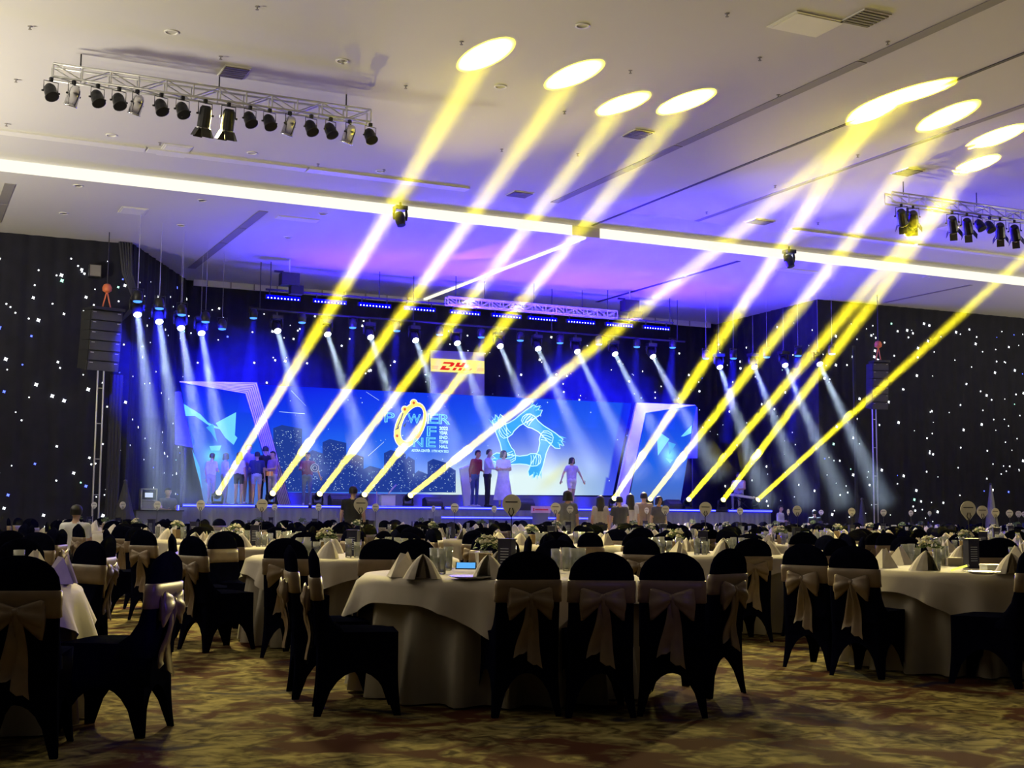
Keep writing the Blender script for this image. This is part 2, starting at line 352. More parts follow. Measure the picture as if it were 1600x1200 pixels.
ORD = ['first', 'second', 'third', 'fourth', 'fifth', 'sixth', 'seventh', 'eighth', 'ninth', 'tenth', 'eleventh', 'twelfth', 'thirteenth', 'fourteenth', 'fifteenth', 'sixteenth']
KIND = 'bsbbsbbddbbsbbsb'
for i, (px, k) in enumerate(zip((78, 113, 150, 183, 211, 248, 281, 316, 352, 385, 415, 446, 479, 509, 538, 570), KIND)):
    x = at(px, 124 + (px - 78) * 0.147, z=7.86).x
    pr = {'b': par_b, 's': par_s, 'd': barn}[k]
    nm = {'b': 'black round can lamp', 's': 'polished silver can lamp', 'd': 'black lamp with open barn doors'}[k]
    place(pr, (x, TL0.y - 0.1, 7.812), {'b': 0.35, 's': 0.75, 'd': 0.25}[k] + random.uniform(-.1, .1), '%s, %s from the left on the long truss' % (nm, ORD[i]), 'lamps on the long truss')
for i, (px, k) in enumerate(zip((1395, 1414, 1478, 1502, 1523, 1539, 1556, 1580), 'ddddbbdd')):
    x = at(px, 322 + (px - 1395) * 0.12, z=7.78).x
    place(barn2 if k == 'd' else par_b, (x, TR0.y - 0.11, 7.755), (-0.9 if k == 'd' else 0.2) + random.uniform(-.12, .12), '%s, %s from the left on the short truss' % ('dark barn door lamp' if k == 'd' else 'small round can lamp', ORD[i]), 'lamps on the short truss')

emission('lens_yellow', (1.0, 0.88, 0.22), 7.0)
emission('lens_white', (0.85, 0.93, 1.0), 22.0)
emission('lens_blue', (0.06, 0.22, 1.0), 2.4)
emission('led_white', (0.65, 0.72, 1.0), 5.0); emission('bar_blue', (0.0, 0.0, 1.0), 0.9)
mat('lens_dark', (0.05, 0.06, 0.12), 0.08)
def make_head(name, lens_m, hang, d, s=1.0):
    """moving head lamp: base at origin (on the floor or hung), head aims along unit vector d"""
    t = thing(name, 'x', 'moving head lamp'); sg = -1 if hang else 1; d = Vector(d).normalized()
    MB().box((0, 0, sg * 0.05 * s), (0.30 * s, 0.26 * s, 0.10 * s)).build('base', 'black_metal', t)
    for k in (-1, 1): MB().tube([(k * 0.15 * s, 0, sg * 0.08 * s), (k * 0.165 * s, 0, sg * 0.20 * s), (k * 0.155 * s, 0, sg * 0.34 * s)], [0.03 * s, 0.035 * s, 0.03 * s], 8).build('yoke_arm', 'black_metal', t, True)
    q = d.to_track_quat('Z', 'Y').to_matrix(); c = Vector((0, 0, sg * 0.31 * s))
    MB().lathe([(0.06 * s, -0.17 * s), (0.10 * s, -0.15 * s), (0.125 * s, -0.05 * s), (0.125 * s, 0.06 * s), (0.105 * s, 0.16 * s), (0.108 * s, 0.18 * s), (0.09 * s, 0.18 * s)], c, 16, q).build('head', 'black_metal', t, True)
    MB().lathe([(0.0, 0.183 * s), (0.092 * s, 0.183 * s)], c, 16, q, capb=False, capt=False).build('lens', lens_m, t)
    if hang: MB().tube([(0, 0, 0), (0, 0, 0.10 * s)], 0.03 * s, 6).build('clamp', 'dark_metal', t)
    return t, c + d * 0.19 * s
for (px, py, lab) in ((622, 318, 'dark moving head lamp hung alone from the glowing cove, nearer the long truss'), (1233, 385, 'dark moving head lamp hung alone from the cove, nearer the short truss')):
    p = at(px, py, z=H1 - 0.02); hd, _ = make_head('moving_head_lamp', 'lens_dark', True, (0.1, -0.3, -1), 0.95); hd.location = (p.x, min(p.y, YS - 0.4), H1 - 0.12); tag(hd, lab, 'moving head lamp')
p = at(1446, 316, z=7.78); hd, _ = make_head('moving_head_lamp', 'lens_dark', True, (-0.1, -0.4, -1), 1.0); hd.location = (p.x, TR0.y + 0.11, 7.665); tag(hd, 'fat moving head lamp hung among barn door lamps on the short truss', 'moving head lamp')

# ---- yellow beam lamps along the stage edge
DECK = 1.29; SY = 34.8
haze('haze_thin', 0.030, 0.0); haze('haze_faint', 0.00072, 0.0)
def beam_cone(a, b, r0, r1, label, grp, hz='haze_thin'):
    o = MB().tube([Vector(a), Vector(b)], [r0, r1], seg=28).build('haze_shaft', hz, fix=True); return tag(o, label, None, grp, 'stuff')
YEL = (1.0, 0.86, 0.015)
SRC = [(340, 762), (424, 765), (497, 767), (567, 768), (638, 768), (958, 772), (1014, 775), (1074, 773), (1128, 773), (1180, 774)]
HIT = [(757, 87), (895, 118), (972, 163), (1070, 160), (1420, 148), (1365, 172), (1478, 183), (1553, 216), (1492, 300), (1640, 366)]
for i, (s, h) in enumerate(zip(SRC, HIT)):
    a = at(*s, Y=35.05); b = at(*h, z=H1 - (0.35 if i == 8 else 0)); d = (b - a).normalized()
    hd, off = make_head('beam_lamp', 'lens_yellow', False, d, 0.85)
    tag(hd, 'beam lamp on the stage edge throwing a yellow shaft, %s from the left' % ORD[i], 'moving head lamp', 'yellow beam lamps on the stage edge')
    hd.location = (a.x, a.y, DECK); a2 = Vector(hd.location) + off; d = (b - a2).normalized(); L = (b - a2).length
    area('beam_light', a2 + d * 0.02, b, 2700, YEL, 0.15, spread=1.6)
    beam_cone(a2 + d * 0.05, b - d * 0.12, 0.085, 0.08 + L * math.tan(math.radians(0.85)), 'yellow shaft of light in the haze, %s from the left' % ORD[i], 'yellow light shafts', 'haze_faint')
# ---- pipe with white moving heads and blue wash lamps over the stage
PZ = at(432, 486, Y=35.4).z; pipe = thing('lighting_pipe', 'x', 'pipe', (at(390, 485, Y=35.4).x, 35.4, PZ)); PL = at(1070, 535, Y=35.4).x - pipe.location.x
MB().tube([(0, 0, 0), (PL, 0, 0)], 0.03, 8).build('tube', 'black_metal', pipe)
for k in (0.02, 0.34, 0.66, 0.98): MB().tube([(k * PL, 0, 0.02), (k * PL, 0, H2 - PZ)], 0.012, 6).build('hanger', 'dark_metal', pipe)
tag(pipe, 'long dark pipe over the screen carrying white and blue lamps', 'lighting pipe')
WSRC = [(215, 492, .126), (249, 503, .14), (283, 513, .16), (315, 521, .18), (432, 515, .28), (510, 520, .32), (577, 526, .36), (647, 532, .38), (712, 537, .40), (779, 541, .43), (838, 545, .46), (899, 549, .50), (958, 552, .53), (1017, 555, .56), (1125, 574, .34), (1179, 574, .38), (1227, 571, .42), (1281, 569, .46)]
for i, (px, py, sl) in enumerate(WSRC):
    side = i < 4 or i > 13
    a = at(px, py, z=5.8) if side else at(px, py, Y=35.4)
    ye = 790 if side else 745
    b = at(px + sl * (ye - py), ye, Y=a.y - (3.6 if side else 4.0)); d = (b - a).normalized()
    hd, off = make_head('spot_lamp', 'lens_white', True, d, 1.0); top = H2 - 0.02 if side else PZ - 0.035
    hd.location = a - off
    if not side: hd.location.y = 35.4
    hd.location.z = min(hd.location.z, top - 0.1)
    a2 = Vector(hd.location) + off; L = (b - a2).length; d = (b - a2).normalized()
    MB().tube([(0, 0, 0), (0, 0, top - hd.location.z)], 0.003 if side else 0.010, 6).build('hanger', 'aluminium' if side else 'dark_metal', hd)
    tag(hd, 'hanging lamp with a white shaft, %s' % ('%s of the cluster by the corner speaker stack' % ORD[i] if i < 4 else '%s from the left over the screen' % ORD[i - 4] if i < 14 else '%s of the cluster near the far speaker stack' % ORD[i - 14]), 'moving head lamp', 'white spot lamps over the stage')
    area('spot_light', a2 + d * 0.02, b, 30 if side else 27, (0.62, 0.80, 1.0), 0.13, spread=8.5)
    beam_cone(a2 + d * 0.05, b, 0.075, 0.075 + L * math.tan(math.radians(4.4)), 'pale white shaft of light below a hanging lamp, %s from the left' % ('seventeenth' if i == 16 else 'eighteenth' if i == 17 else ORD[i]), 'white light shafts')
def make_wash():
    t = thing('wash_lamp', 'x', 'wash lamp')
    MB().lathe([(0.085, -0.30), (0.11, -0.28), (0.12, -0.16), (0.09, -0.06), (0.05, -0.04)], seg=14).build('housing', 'black_metal', t, True)
    MB().lathe([(0.0, -0.302), (0.10, -0.302)], seg=14, capb=False, capt=False).build('lens', 'lens_blue', t)
    MB().ball((0, 0, -0.30), (0.105, 0.105, 0.035), 12, 6).build('lens_dome', 'lens_blue', t, True)
    MB().tube([(-0.13, 0, -0.16), (-0.13, 0, 0.0), (0.13, 0, 0.0), (0.13, 0, -0.16)], 0.01, 6).build('yoke', 'black_metal', t)
    return t
wash = make_wash()
BL = [(396, 497, 0), (472, 504, 0), (551, 512, 0), (620, 517, 0), (687, 523, 0), (752, 527, 0), (813, 532, 0), (875, 536, 0), (936, 538, 0), (995, 542, 0), (1051, 543, 0),
      (215, 471, 1), (249, 482, 1), (284, 492, 1), (321, 503, 1), (347, 514, 1), (1103, 560, 2), (1146, 560, 2), (1198, 558, 2), (1247, 556, 2), (1300, 553, 2)]
BLUE = (0.01, 0.01, 1.0)
for i, (px, py, g) in enumerate(BL):
    a = at(px, py, Y=35.4) if g == 0 else at(px, py, z=5.95)
    wl = place(wash, a + Vector((0, 0, 0.30)), 0, 'small lamp glowing blue, %s' % ('%s from the left along the pipe over the screen' % ORD[i] if g == 0 else '%s of the bunch by the corner speaker stack' % ORD[i - 11] if g == 1 else '%s of the bunch near the far speaker stack' % ORD[i - 16]), 'blue wash lamps')
    MB().tube([(0, 0, 0), (0, 0, (PZ - 0.035 if g == 0 else H2) - a.z - 0.30)], 0.006 if g == 0 else 0.003, 6).build('hanger', 'dark_metal' if g == 0 else 'aluminium', wl)
    if g == 0:
        spot('wash_light', a + Vector((0, 0, -0.03)), a + Vector((0.15, 2.2, -2.6)), 2600, BLUE, 26, 0.6, 0.08)
    else:
        spot('wash_light', a + Vector((0, 0, -0.03)), a + Vector((1.4 if g == 1 else -1.0, 3.4, -1.1)), 17000, BLUE, 52, 0.7, 0.08)
    if g == 0 or i in (12, 14, 17, 19):
        b = a + Vector((0.05, 0.5, -2.6)); d = (b - a).normalized()
        area('wash_light', a + Vector((0, 0, -0.04)), b, 16, BLUE, 0.18, spread=9)
        beam_cone(a + d * 0.07, b, 0.10, 0.10 + 2.6 * math.tan(math.radians(4.6)), 'faint blue shaft below a wash lamp, %s from the left' % ORD[min(i, 15)] if g == 0 else 'faint blue shaft below a wash lamp beside the speaker stacks', 'blue light shafts')
# ---- blue light bars under the ceiling edge
def make_bar():
    t = thing('light_bar', 'x', 'light bar')
    MB().box((0, 0, 0), (1.0, 0.09, 0.10)).build('housing', 'black_metal', t)
    lens = MB().ball((0, 0, 0), (0.018, 0.018, 0.018), 8, 6).mesh('led_lens', 'led_white', True)
    for k in range(10): put(lens, 'led_lens', t, (-0.43 + 0.0955 * k, -0.05, -0.035))
    MB().box((0, -0.046, -0.012), (0.98, 0.006, 0.12)).build('diffuser', 'bar_blue', t)  # added strip paints the blue glow over the housing front
    for s in (-1, 1): MB().box((s * 0.38, 0.0, 0.10), (0.03, 0.03, 0.14)).build('bracket', 'dark_metal', t)
    return t
bar = make_bar()
BARS = [(442, 464), (515, 472), (585, 479), (655, 484.5), (726, 491), (791, 496), (847, 500), (907, 503), (967, 507), (1025, 510.5)]
BZ = at(726, 488, Y=35.2).z + 0.2; rail = thing('bar_rail', 'x', 'x', (at(415, 459, Y=35.2).x, 35.2, BZ)); RL = at(1052, 510, Y=35.2).x - rail.location.x
MB().tube([(0, 0, 0), (RL, 0, 0)], 0.03, 8).build('tube', 'dark_metal', rail)
for k in (0.01, 0.25, 0.5, 0.75, 0.99): MB().tube([(k * RL, 0, 0.02), (k * RL, 0, H2 - BZ)], 0.012, 6).build('hanger', 'dark_metal', rail)
tag(rail, 'dark rail under the ceiling edge holding ten blue light bars', 'lighting rail')
for i, (px, py) in enumerate(BARS):
    p = at(px, py, Y=35.2); p.z = BZ - 0.2
    place(bar, p, 0, 'light bar with a row of bright blue dots, %s from the left' % ORD[i], 'blue light bars')
    spot('bar_light', p + Vector((0, -0.12, 0.05)), (p.x + 2.2, p.y - 4.2, H2 + 0.0) if i % 2 else (p.x + 4.0, p.y - 8.5, H2 + 0.2), 2200 if i % 2 else 42000, (0.03, 0.008, 1.0), 34 if i % 2 else 24, 0.7, 0.04)
for (px, py, lab) in ((452, 437, 'boxy blue lit lamp rig hung below the ceiling over the first light bars'), (984, 478, 'boxy blue lit lamp rig hung below the ceiling beyond the slim truss')):
    p = at(px, py, Y=34.6); t = thing('hoist_rig', lab, 'rigging', p)
    MB().box((0, 0, 0), (0.5, 0.35, 0.34)).build('motor_box', 'dark_metal', t); MB().box((0.2, 0, -0.28), (0.35, 0.3, 0.24)).build('junction_box', 'black_metal', t)
    MB().tube([(0, 0, 0.1), (0, 0, H2 - p.z)], 0.02, 6).build('chain', 'white_paint', t); MB().box((-0.3, 0, 0.2), (0.25, 0.06, 0.05)).build('arm', 'dark_metal', t)
for x in (11.0, 14.5, 18.0, 21.5): area('ceiling_wash', (x, 34.3, 5.6), (x + 0.8, 32.6, 8.05), 1050, (0.035, 0.008, 1.0), 1.2)

# ------------------------------------------------------------------ star curtains
emission('star_white', (0.92, 0.96, 1.0), 3.2); emission('star_blue', (0.10, 0.15, 1.0), 3.0); emission('star_green', (0.45, 1.0, 0.75), 2.0)
def stars(wallo, a, b, n, z0, z1, big, seed):
    rnd = random.Random(seed); d = (b - a).normalized(); nn = Vector((d.y, -d.x, 0)); L = (b - a).length
    if nn.y > 0 and abs(nn.y) > 0.3: nn = -nn
    if abs(nn.y) <= 0.3 and nn.x * (1 if a.x < 15 else -1) < 0: nn = -nn
    mb = MB()
    for i in range(n):
        u, z = rnd.uniform(0.05, L - 0.05), rnd.uniform(z0, z1); s = big * rnd.choice((0.45, 0.6, 0.6, 0.8, 1.0, 1.25)); mi = 1 if rnd.random() < 0.07 else 2 if rnd.random() < 0.03 else 0
        p = a + d * u + nn * 0.055 + Vector((0, 0, z)); pts = []
        for k in range(8):
            r = s * (1.0 if k % 2 == 0 else 0.55); q = PI * k / 4 + 0.5; pts.append(p + d * (r * math.cos(q)) + Vector((0, 0, r * math.sin(q))))
        b0 = len(mb.v); mb.add(pts + [p + nn * 0.012], [(k, (k + 1) % 8, 8) for k in range(8)], mi)
    o = mb.build('star_lights', ['star_white', 'star_blue', 'star_green'], wallo); o['kind'] = 'stuff'
stars(WL[0], Vector((1.2, 34.55, 0)), PL1, 88, 0.6, 7.6, 0.047, 3)
stars(WL[1], PL1, PB0, 55, 0.8, 7.7, 0.042, 4)
stars(WL[2], PB0, PB1, 150, 3.5, 7.3, 0.040, 5)
stars(WL[3], PB1, PR0, 60, 0.8, 7.6, 0.042, 6)
stars(WL[4], PR0, Vector((36.0, 32.92, 0)), 185, 0.5, 7.6, 0.046, 8)

# ------------------------------------------------------------------ stage
mat('stage_black', (0.02, 0.02, 0.025), 0.35); mat('skirt_grey', (0.24, 0.25, 0.28), 0.8)
mat('plinth_grey', (0.16, 0.17, 0.22), 0.7)
emission('led_blue', (0.015, 0.02, 1.0), 3.5); emission('led_core', (0.55, 0.65, 1.0), 1.6)
SX0, SX1 = at(280, 789, Y=SY).x, at(1205, 797, Y=SY).x
stage = struct(bpy.data.objects.new('floor_stage', None)); COL.objects.link(stage)
MB().box(((SX0 + SX1) / 2, SY + 2.1, DECK - 0.04), (SX1 - SX0, 4.2, 0.08)).build('deck', 'stage_black', stage)
MB().box(((SX0 + SX1) / 2, SY + 2.13, DECK / 2 - 0.04), (SX1 - SX0 - 0.1, 4.1, DECK - 0.09)).build('platform', 'stage_black', stage)
def skirt(x0, x1, y, z0, z1, parent, m='skirt_grey'):
    n = int((x1 - x0) / 0.045); mb = MB(); vs = []
    for i in range(n + 1):
        x = x0 + (x1 - x0) * i / n; yy = y - 0.018 * math.cos(i * 1.45) - 0.02; vs += [(x, yy, z0), (x, yy, z1)]
    mb.add(vs, [(2 * i, 2 * i + 2, 2 * i + 3, 2 * i + 1) for i in range(n)]); return mb.build('skirt', m, parent, True)
skirt(SX0, SX1, SY + 0.02, 0.0, DECK - 0.08, stage)
def strip(pts, parent, r=0.035):
    o = MB().tube(pts, r, 8).build('led_strip', 'led_blue', parent, True)
    MB().tube([Vector(p) + Vector((0, -r * 0.9, 0)) for p in pts], r * 0.22, 6).build('led_core', 'led_core', o)
for (x0, x1) in ((282, 332), (325, 400), (413, 483), (484, 560), (560, 690), (692, 800), (830, 955), (962, 1035), (1036, 1118), (1135, 1206)):
    strip([(at(x0, 790, Y=SY).x + 0.05, SY - 0.05, DECK - 0.03), (at(x1, 790, Y=SY).x - 0.05, SY - 0.05, DECK - 0.03)], stage)
strip([(SX0 - 0.03, SY - 0.05, DECK - 0.03), (SX0 - 0.05, SY - 0.05, DECK - 0.45)], stage)
st = tag(bpy.data.objects.new('stage_steps', None), 'grey central steps edged with blue light strips before the stage', 'steps'); COL.objects.link(st)
for k, (x0, x1, z, yy) in enumerate(((690, 918, 1.02, 34.1), (700, 905, 0.76, 33.7))):
    a, b = at(x0, 800, Y=yy).x, at(x1, 800, Y=yy).x
    MB().box(((a + b) / 2, yy + 0.28, z / 2), (b - a, 0.5, z)).build('step', 'plinth_grey', st); strip([(a, yy, z - 0.03), (b, yy, z - 0.03)], st, 0.028)
mat('banner_red', (0.75, 0.05, 0.08), 0.5); mat('banner_pink', (0.85, 0.55, 0.60), 0.5)
p = at(845, 797, Y=33.95); t = thing('stage_placard', 'small pink and red placard leaning on the stage steps', 'placard', (p.x, 33.95, p.z + 0.015))
MB().box((0, 0, 0), (0.62, 0.03, 0.2)).build('board', 'banner_pink', t); MB().box((0.02, -0.018, 0.0), (0.42, 0.01, 0.045)).build('lettering', 'banner_red', t)
MB().box((-0.24, -0.018, 0.0), (0.04, 0.01, 0.09)).build('lettering', 'banner_red', t); MB().box((0, 0.03, -(p.z - 0.76) / 2 - 0.05), (0.5, 0.03, p.z - 0.76 - 0.1)).build('foot', 'plinth_grey', t)

# ------------------------------------------------------------------ screens
def picture_mat(name, strength):
    m = bpy.data.materials.new(name); m.use_nodes = True; nt = m.node_tree; nt.nodes.clear()
    o = nt.nodes.new('ShaderNodeOutputMaterial'); e = nt.nodes.new('ShaderNodeEmission'); c = nt.nodes.new('ShaderNodeVertexColor'); c.layer_name = 'picture'
    e.inputs[1].default_value = strength; nt.links.new(c.outputs['Color'], e.inputs[0]); nt.links.new(e.outputs[0], o.inputs['Surface']); MATS[name] = m
picture_mat('screen_picture', 0.95)
def mixc(a, b, t): t = max(0.0, min(1.0, t)); return tuple(x + (y - x) * t for x, y in zip(a, b))
def screen_face(name, quad, Y, nx, ny, colour, parent):
    """quad: four photo points (tl, tr, br, bl) on the plane Y; the LED picture is a grid of coloured cells"""
    tl, tr, br, bl = quad; vs, cs = [], []
    for j in range(ny + 1):
        for i in range(nx + 1):
            u, v = i / nx, j / ny
            px = (tl[0] * (1 - u) + tr[0] * u) * (1 - v) + (bl[0] * (1 - u) + br[0] * u) * v; py = (tl[1] * (1 - u) + tr[1] * u) * (1 - v) + (bl[1] * (1 - u) + br[1] * u) * v
            vs.append(at(px, py, Y=Y)); vs[-1].z = max(vs[-1].z, DECK + 0.001); cs.append(colour(px, py))
    fs = [(j * (nx + 1) + i, (j + 1) * (nx + 1) + i, (j + 1) * (nx + 1) + i + 1, j * (nx + 1) + i + 1) for j in range(ny) for i in range(nx)]
    mb = MB().add(vs, fs); me = mb.mesh(name, 'screen_picture'); ca = me.color_attributes.new('picture', 'FLOAT_COLOR', 'POINT')
    ca.data.foreach_set('color', [k for c in cs for k in (*c, 1.0)]); return put(me, name, parent)
def slab(name, quad, Y, depth, m, parent):
    pts = [at(*q, Y=Y) for q in quad]; n = len(pts)
    vs = [(p.x, Y + 0.01, max(p.z, DECK + 0.001)) for p in pts] + [(p.x, Y + depth, max(p.z, DECK + 0.001)) for p in pts]
    return MB().add(vs, [tuple(range(n))[::-1], tuple(range(n, 2 * n))] + [(i, (i + 1) % n, (i + 1) % n + n, i + n) for i in range(n)]).build(name, m, parent, fix=True)
MY = 36.6
DEEP, BLU, SKY, WHT, YLW = (0.005, 0.012, 0.85), (0.012, 0.10, 0.93), (0.05, 0.33, 0.95), (0.80, 0.98, 1.0), (0.80, 0.85, 0.40)
def main_pic(x, y):
    v = (y - 605) / 168
    c = mixc(DEEP, BLU, v * 1.6 + (x - 420) / 900)
    if x < 720: c = mixc(c, SKY, max(0, (v - 0.35)) * 1.1 * (1 - abs(x - 570) / 300))
    c = mixc(c, (0.10, 0.16, 0.42), max(0, v - 0.75) * 1.6 if x < 690 else 0)
    g = math.exp(-(((x - 825) / 110) ** 2 + ((y - 778) / 58) ** 2)); c = mixc(c, WHT, g * 1.5)
    g = math.exp(-(((x - 702) / 34) ** 2 + ((y - 768) / 34) ** 2)); c = mixc(c, (0.72, 0.90, 0.85), g * 0.95)
    g = math.exp(-(((x - 868) / 22) ** 2 + ((y - 742 + (x - 868) * 0.8) / 11) ** 2)); c = mixc(c, YLW, g * 0.7)
    g = math.exp(-(((x - 925) / 40) ** 2 + ((y - 765) / 40) ** 2)); c = mixc(c, (0.25, 0.45, 0.75), g * 0.6)
    if x > 972 - (y - 630) * 0.20: c = mixc(c, DEEP, 0.8)
    return c
def pic_quad_pts(): pass
MAINQ = [(402, 601), (987, 630), (957, 774), (447, 772)]
ms = thing('main_screen', 'wide blue main LED screen showing a night skyline, lettering and linked hands', 'LED screen')
screen_face('picture', MAINQ, MY, 150, 44, main_pic, ms); slab('cabinet', MAINQ, MY, 0.12, 'stage_black', ms)
MB().box(((at(447, 772, Y=MY).x + at(957, 774, Y=MY).x) / 2, MY + 0.12, (at(700, 773, Y=MY).z + DECK) / 2), (at(957, 774, Y=MY).x - at(447, 772, Y=MY).x, 0.3, at(700, 773, Y=MY).z - DECK)).build('plinth', 'plinth_grey', ms)
def flat(name, polys, mats, parent, off, Y=MY):
    mb = MB()
    for poly, mi in polys:
        pts = [at(*q, Y=Y - off) for q in poly]; mb.add(pts, [tuple(range(len(pts)))], mi)
    return mb.build(name, mats, parent)
emission('art_building', (0.015, 0.045, 0.30), 1.0); emission('art_window', (0.55, 0.78, 1.0), 1.0); emission('art_cyan', (0.18, 0.72, 1.0), 1.0); emission('art_pale', (0.55, 0.95, 1.0), 1.1)
emission('art_yellow', (1.0, 0.86, 0.20), 1.05); emission('art_white', (1.0, 0.97, 0.85), 1.1); emission('art_red', (0.75, 0.12, 0.03), 1.0); emission('art_dark', (0.01, 0.03, 0.12), 1.0); emission('art_teal', (0.05, 0.42, 0.95), 1.0); emission('art_peach', (1.0, 0.55, 0.32), 1.0)
BLD = [(427, 472, 667), (470, 482, 712), (481, 505, 706), (504, 541, 689), (541, 568, 711), (568, 601, 731), (600, 634, 706), (634, 648, 716), (648, 668, 738), (668, 697, 720), (697, 712, 732)]
rb = random.Random(11)
for (x0, x1, y) in BLD:
    yb = 768.5 + (x0 - 430) * 0.004; e = (x1 - x0) * 0.3
    b = flat('building', [([(max(x0, 403 + (y - 601) * .27), y + 2), (x0 + e, y - 3), (x1, y + 3), (x1, yb), (x0, yb)], 0)], ['art_building'], ms, 0.004)
    ws = []
    for _ in range(int((x1 - x0) * (yb - y) / 26)):
        wx, wy = rb.uniform(x0 + 1.5, x1 - 2), rb.uniform(y + 4, yb - 1); s = rb.choice((0.45, 0.6, 0.9)); ws.append(([(wx, wy), (wx + s * 1.5, wy + 0.1), (wx + s * 1.5, wy + s), (wx, wy + s)], 0))
    wo = flat('lit_windows', ws, ['art_window'], b, 0.007); wo['kind'] = 'stuff'
sk = []
for _ in range(70):
    x, y = rb.uniform(425, 965), rb.uniform(612, 765); s = rb.choice((0.4, 0.5, 0.8, 1.1)); sk.append(([(x - s, y), (x, y - s), (x + s, y), (x, y + s)], 0))
for (x, y, x2, y2) in ((455, 610, 478, 634), (436, 643, 476, 646), (600, 690, 575, 712), (572, 612, 592, 625)): sk.append(([(x, y), (x2, y2), (x2 + .5, y2 + 1), (x + .2, y + .6)], 0))
so = flat('star_sparkles', sk, ['art_window'], ms, 0.004); so['kind'] = 'stuff'
# ring emblem
def ell(cx, cy, rx, ry, tilt, n=28, a0=0, a1=2 * PI):
    o = []
    for i in range(n + 1):
        q = a0 + (a1 - a0) * i / n; x, y = rx * math.cos(q), ry * math.sin(q); o.append((cx + x * math.cos(tilt) - y * math.sin(tilt), cy + x * math.sin(tilt) + y * math.cos(tilt)))
    return o
def ringpoly(cx, cy, r_out, r_in, tilt, a0, a1, mi, dx=0, dy=0):
    o = ell(cx, cy, *r_out, tilt, 28, a0, a1); i = ell(cx + dx, cy + dy, *r_in, tilt, 28, a0, a1); return [([o[k], o[k + 1], i[k + 1], i[k]], mi) for k in range(28)]
T0 = 0.42
em = []
em += ringpoly(641, 664, (22.5, 38), (14.5, 29), T0, 0, 2 * PI, 0, 3.0, -1.5)
for (x, y, r) in ((632.5, 639.5, 5.8), (646.5, 629.5, 6.2), (620.5, 681, 5.5), (631.5, 695, 6.5)): em.append((ell(x, y, r, r, 0, 16)[:-1], 0))
eo = flat('emblem_outline', em, ['art_white'], ms, 0.010)
em = ringpoly(641, 664, (21.0, 36.5), (15.5, 30), T0, 0, 2 * PI, 0, 3.0, -1.5)
for (x, y, r) in ((632.5, 639.5, 4.4), (646.5, 629.5, 4.8), (620.5, 681, 4.2), (631.5, 695, 5.0)): em.append((ell(x, y, r, r, 0, 16)[:-1], 0))
flat('emblem', em, ['art_yellow'], eo, 0.014)
flat('emblem_marks', [(ell(x, y, 2.0, 2.2, 0, 10)[:-1], k) for x, y, k in ((632.5, 639.5, 0), (646.5, 629.5, 0), (620.5, 681, 0), (631.5, 695.5, 1))] + [([(629, 645), (626, 654), (620, 668), (622, 667), (627, 656), (630.5, 646)], 1), ([(617, 672), (624, 665), (621, 676), (622.5, 670)], 1), ([(630, 665), (635, 660), (632, 668)], 1)] +
     [([(656, 676), (660, 672), (655, 684), (649, 685)], 2)], ['art_red', 'art_dark', 'art_peach'], eo, 0.018)
def text(s, px, py, hpx, m, parent, outline=False, wid=None, off=0.012, Y=MY, shear=0.0, bold=0.0):
    c = bpy.data.curves.new('lettering', 'FONT'); c.body = s; p = at(px, py, Y=Y - off); h = (at(px, py - hpx, Y=Y).z - p.z); c.size = h / 0.70; c.shear = shear
    c.materials.append(MATS[m])
    if outline: c.fill_mode = 'NONE'; c.bevel_depth = 0.011; c.bevel_resolution = 1
    else: c.offset = bold
    tmp = bpy.data.objects.new('lettering', c); COL.objects.link(tmp); dg = bpy.context.evaluated_depsgraph_get(); me = bpy.data.meshes.new_from_object(tmp.evaluated_get(dg))
    bpy.data.objects.remove(tmp); bpy.data.curves.remove(c); o = put(me, 'lettering', parent, p); o.rotation_euler = (PI / 2, 0, 0)
    if wid:
        xs = [v.co.x for v in me.vertices]; o.scale.x = (at(px + wid, py, Y=Y).x - p.x) / max(max(xs) - min(xs), 1e-3)
    return o
for s, x, y, hh, wd in (('P', 599, 659, 15, 16), ('W', 637, 660.5, 14, 21), ('E', 666, 661, 15, 17), ('R', 684, 662, 15, 18), ('F', 665, 681, 15, 15), ('N', 644, 697.5, 14, 16), ('E', 664, 698, 15, 15)):
    text(s, x, y, hh, 'art_cyan', ms, True, wd)
for k, s in enumerate(('2022', 'YEAR', 'END', 'TOWN', 'HALL')): text(s, 686.3, 671.5 + 7.1 * k, 4.9, 'art_pale', ms, False, 13.5 if len(s) == 4 else 12.5, bold=0.006)
text('ADORA CENTER  11TH NOV 2022', 643, 705.4, 3.6, 'art_pale', ms, False, 58, bold=0.004)
# linked hands
def arm_shape(ang, cx=820, cy=689, R=31):
    """one forearm whose hand grips the next wrist: local x along the arm, y outward"""
    out = [(-52, 9), (-34, 10), (-20, 9), (-8, 8), (4, 9), (14, 12), (23, 11), (29, 6), (31, -2), (29, -9), (22, -12), (12, -12), (6, -9), (-8, -7), (-22, -9), (-36, -12), (-50, -13), (-58, -8), (-52, -3), (-60, 1), (-52, 4)]
    fingers = [[(12 + 4.6 * k, 10 - 0.6 * k), (13.5 + 4.6 * k, -2), (12.5 + 4.4 * k, -9)] for k in range(4)]
    def tr(p):
        x, y = -(p[0] * 0.86 - 1), p[1] * 0.86 + R
        return (cx + x * math.cos(ang) + y * math.sin(ang), cy + x * math.sin(ang) - y * math.cos(ang) * 0.95)
    return [tr(p) for p in out], [[tr(p) for p in f] for f in fingers], [[tr(p) for p in sp] for sp in ([(-46, 2), (-60, 8), (-48, 6)], [(-47, -3), (-62, -2), (-48, 0)], [(-44, 7), (-56, 15), (-40, 10)])]
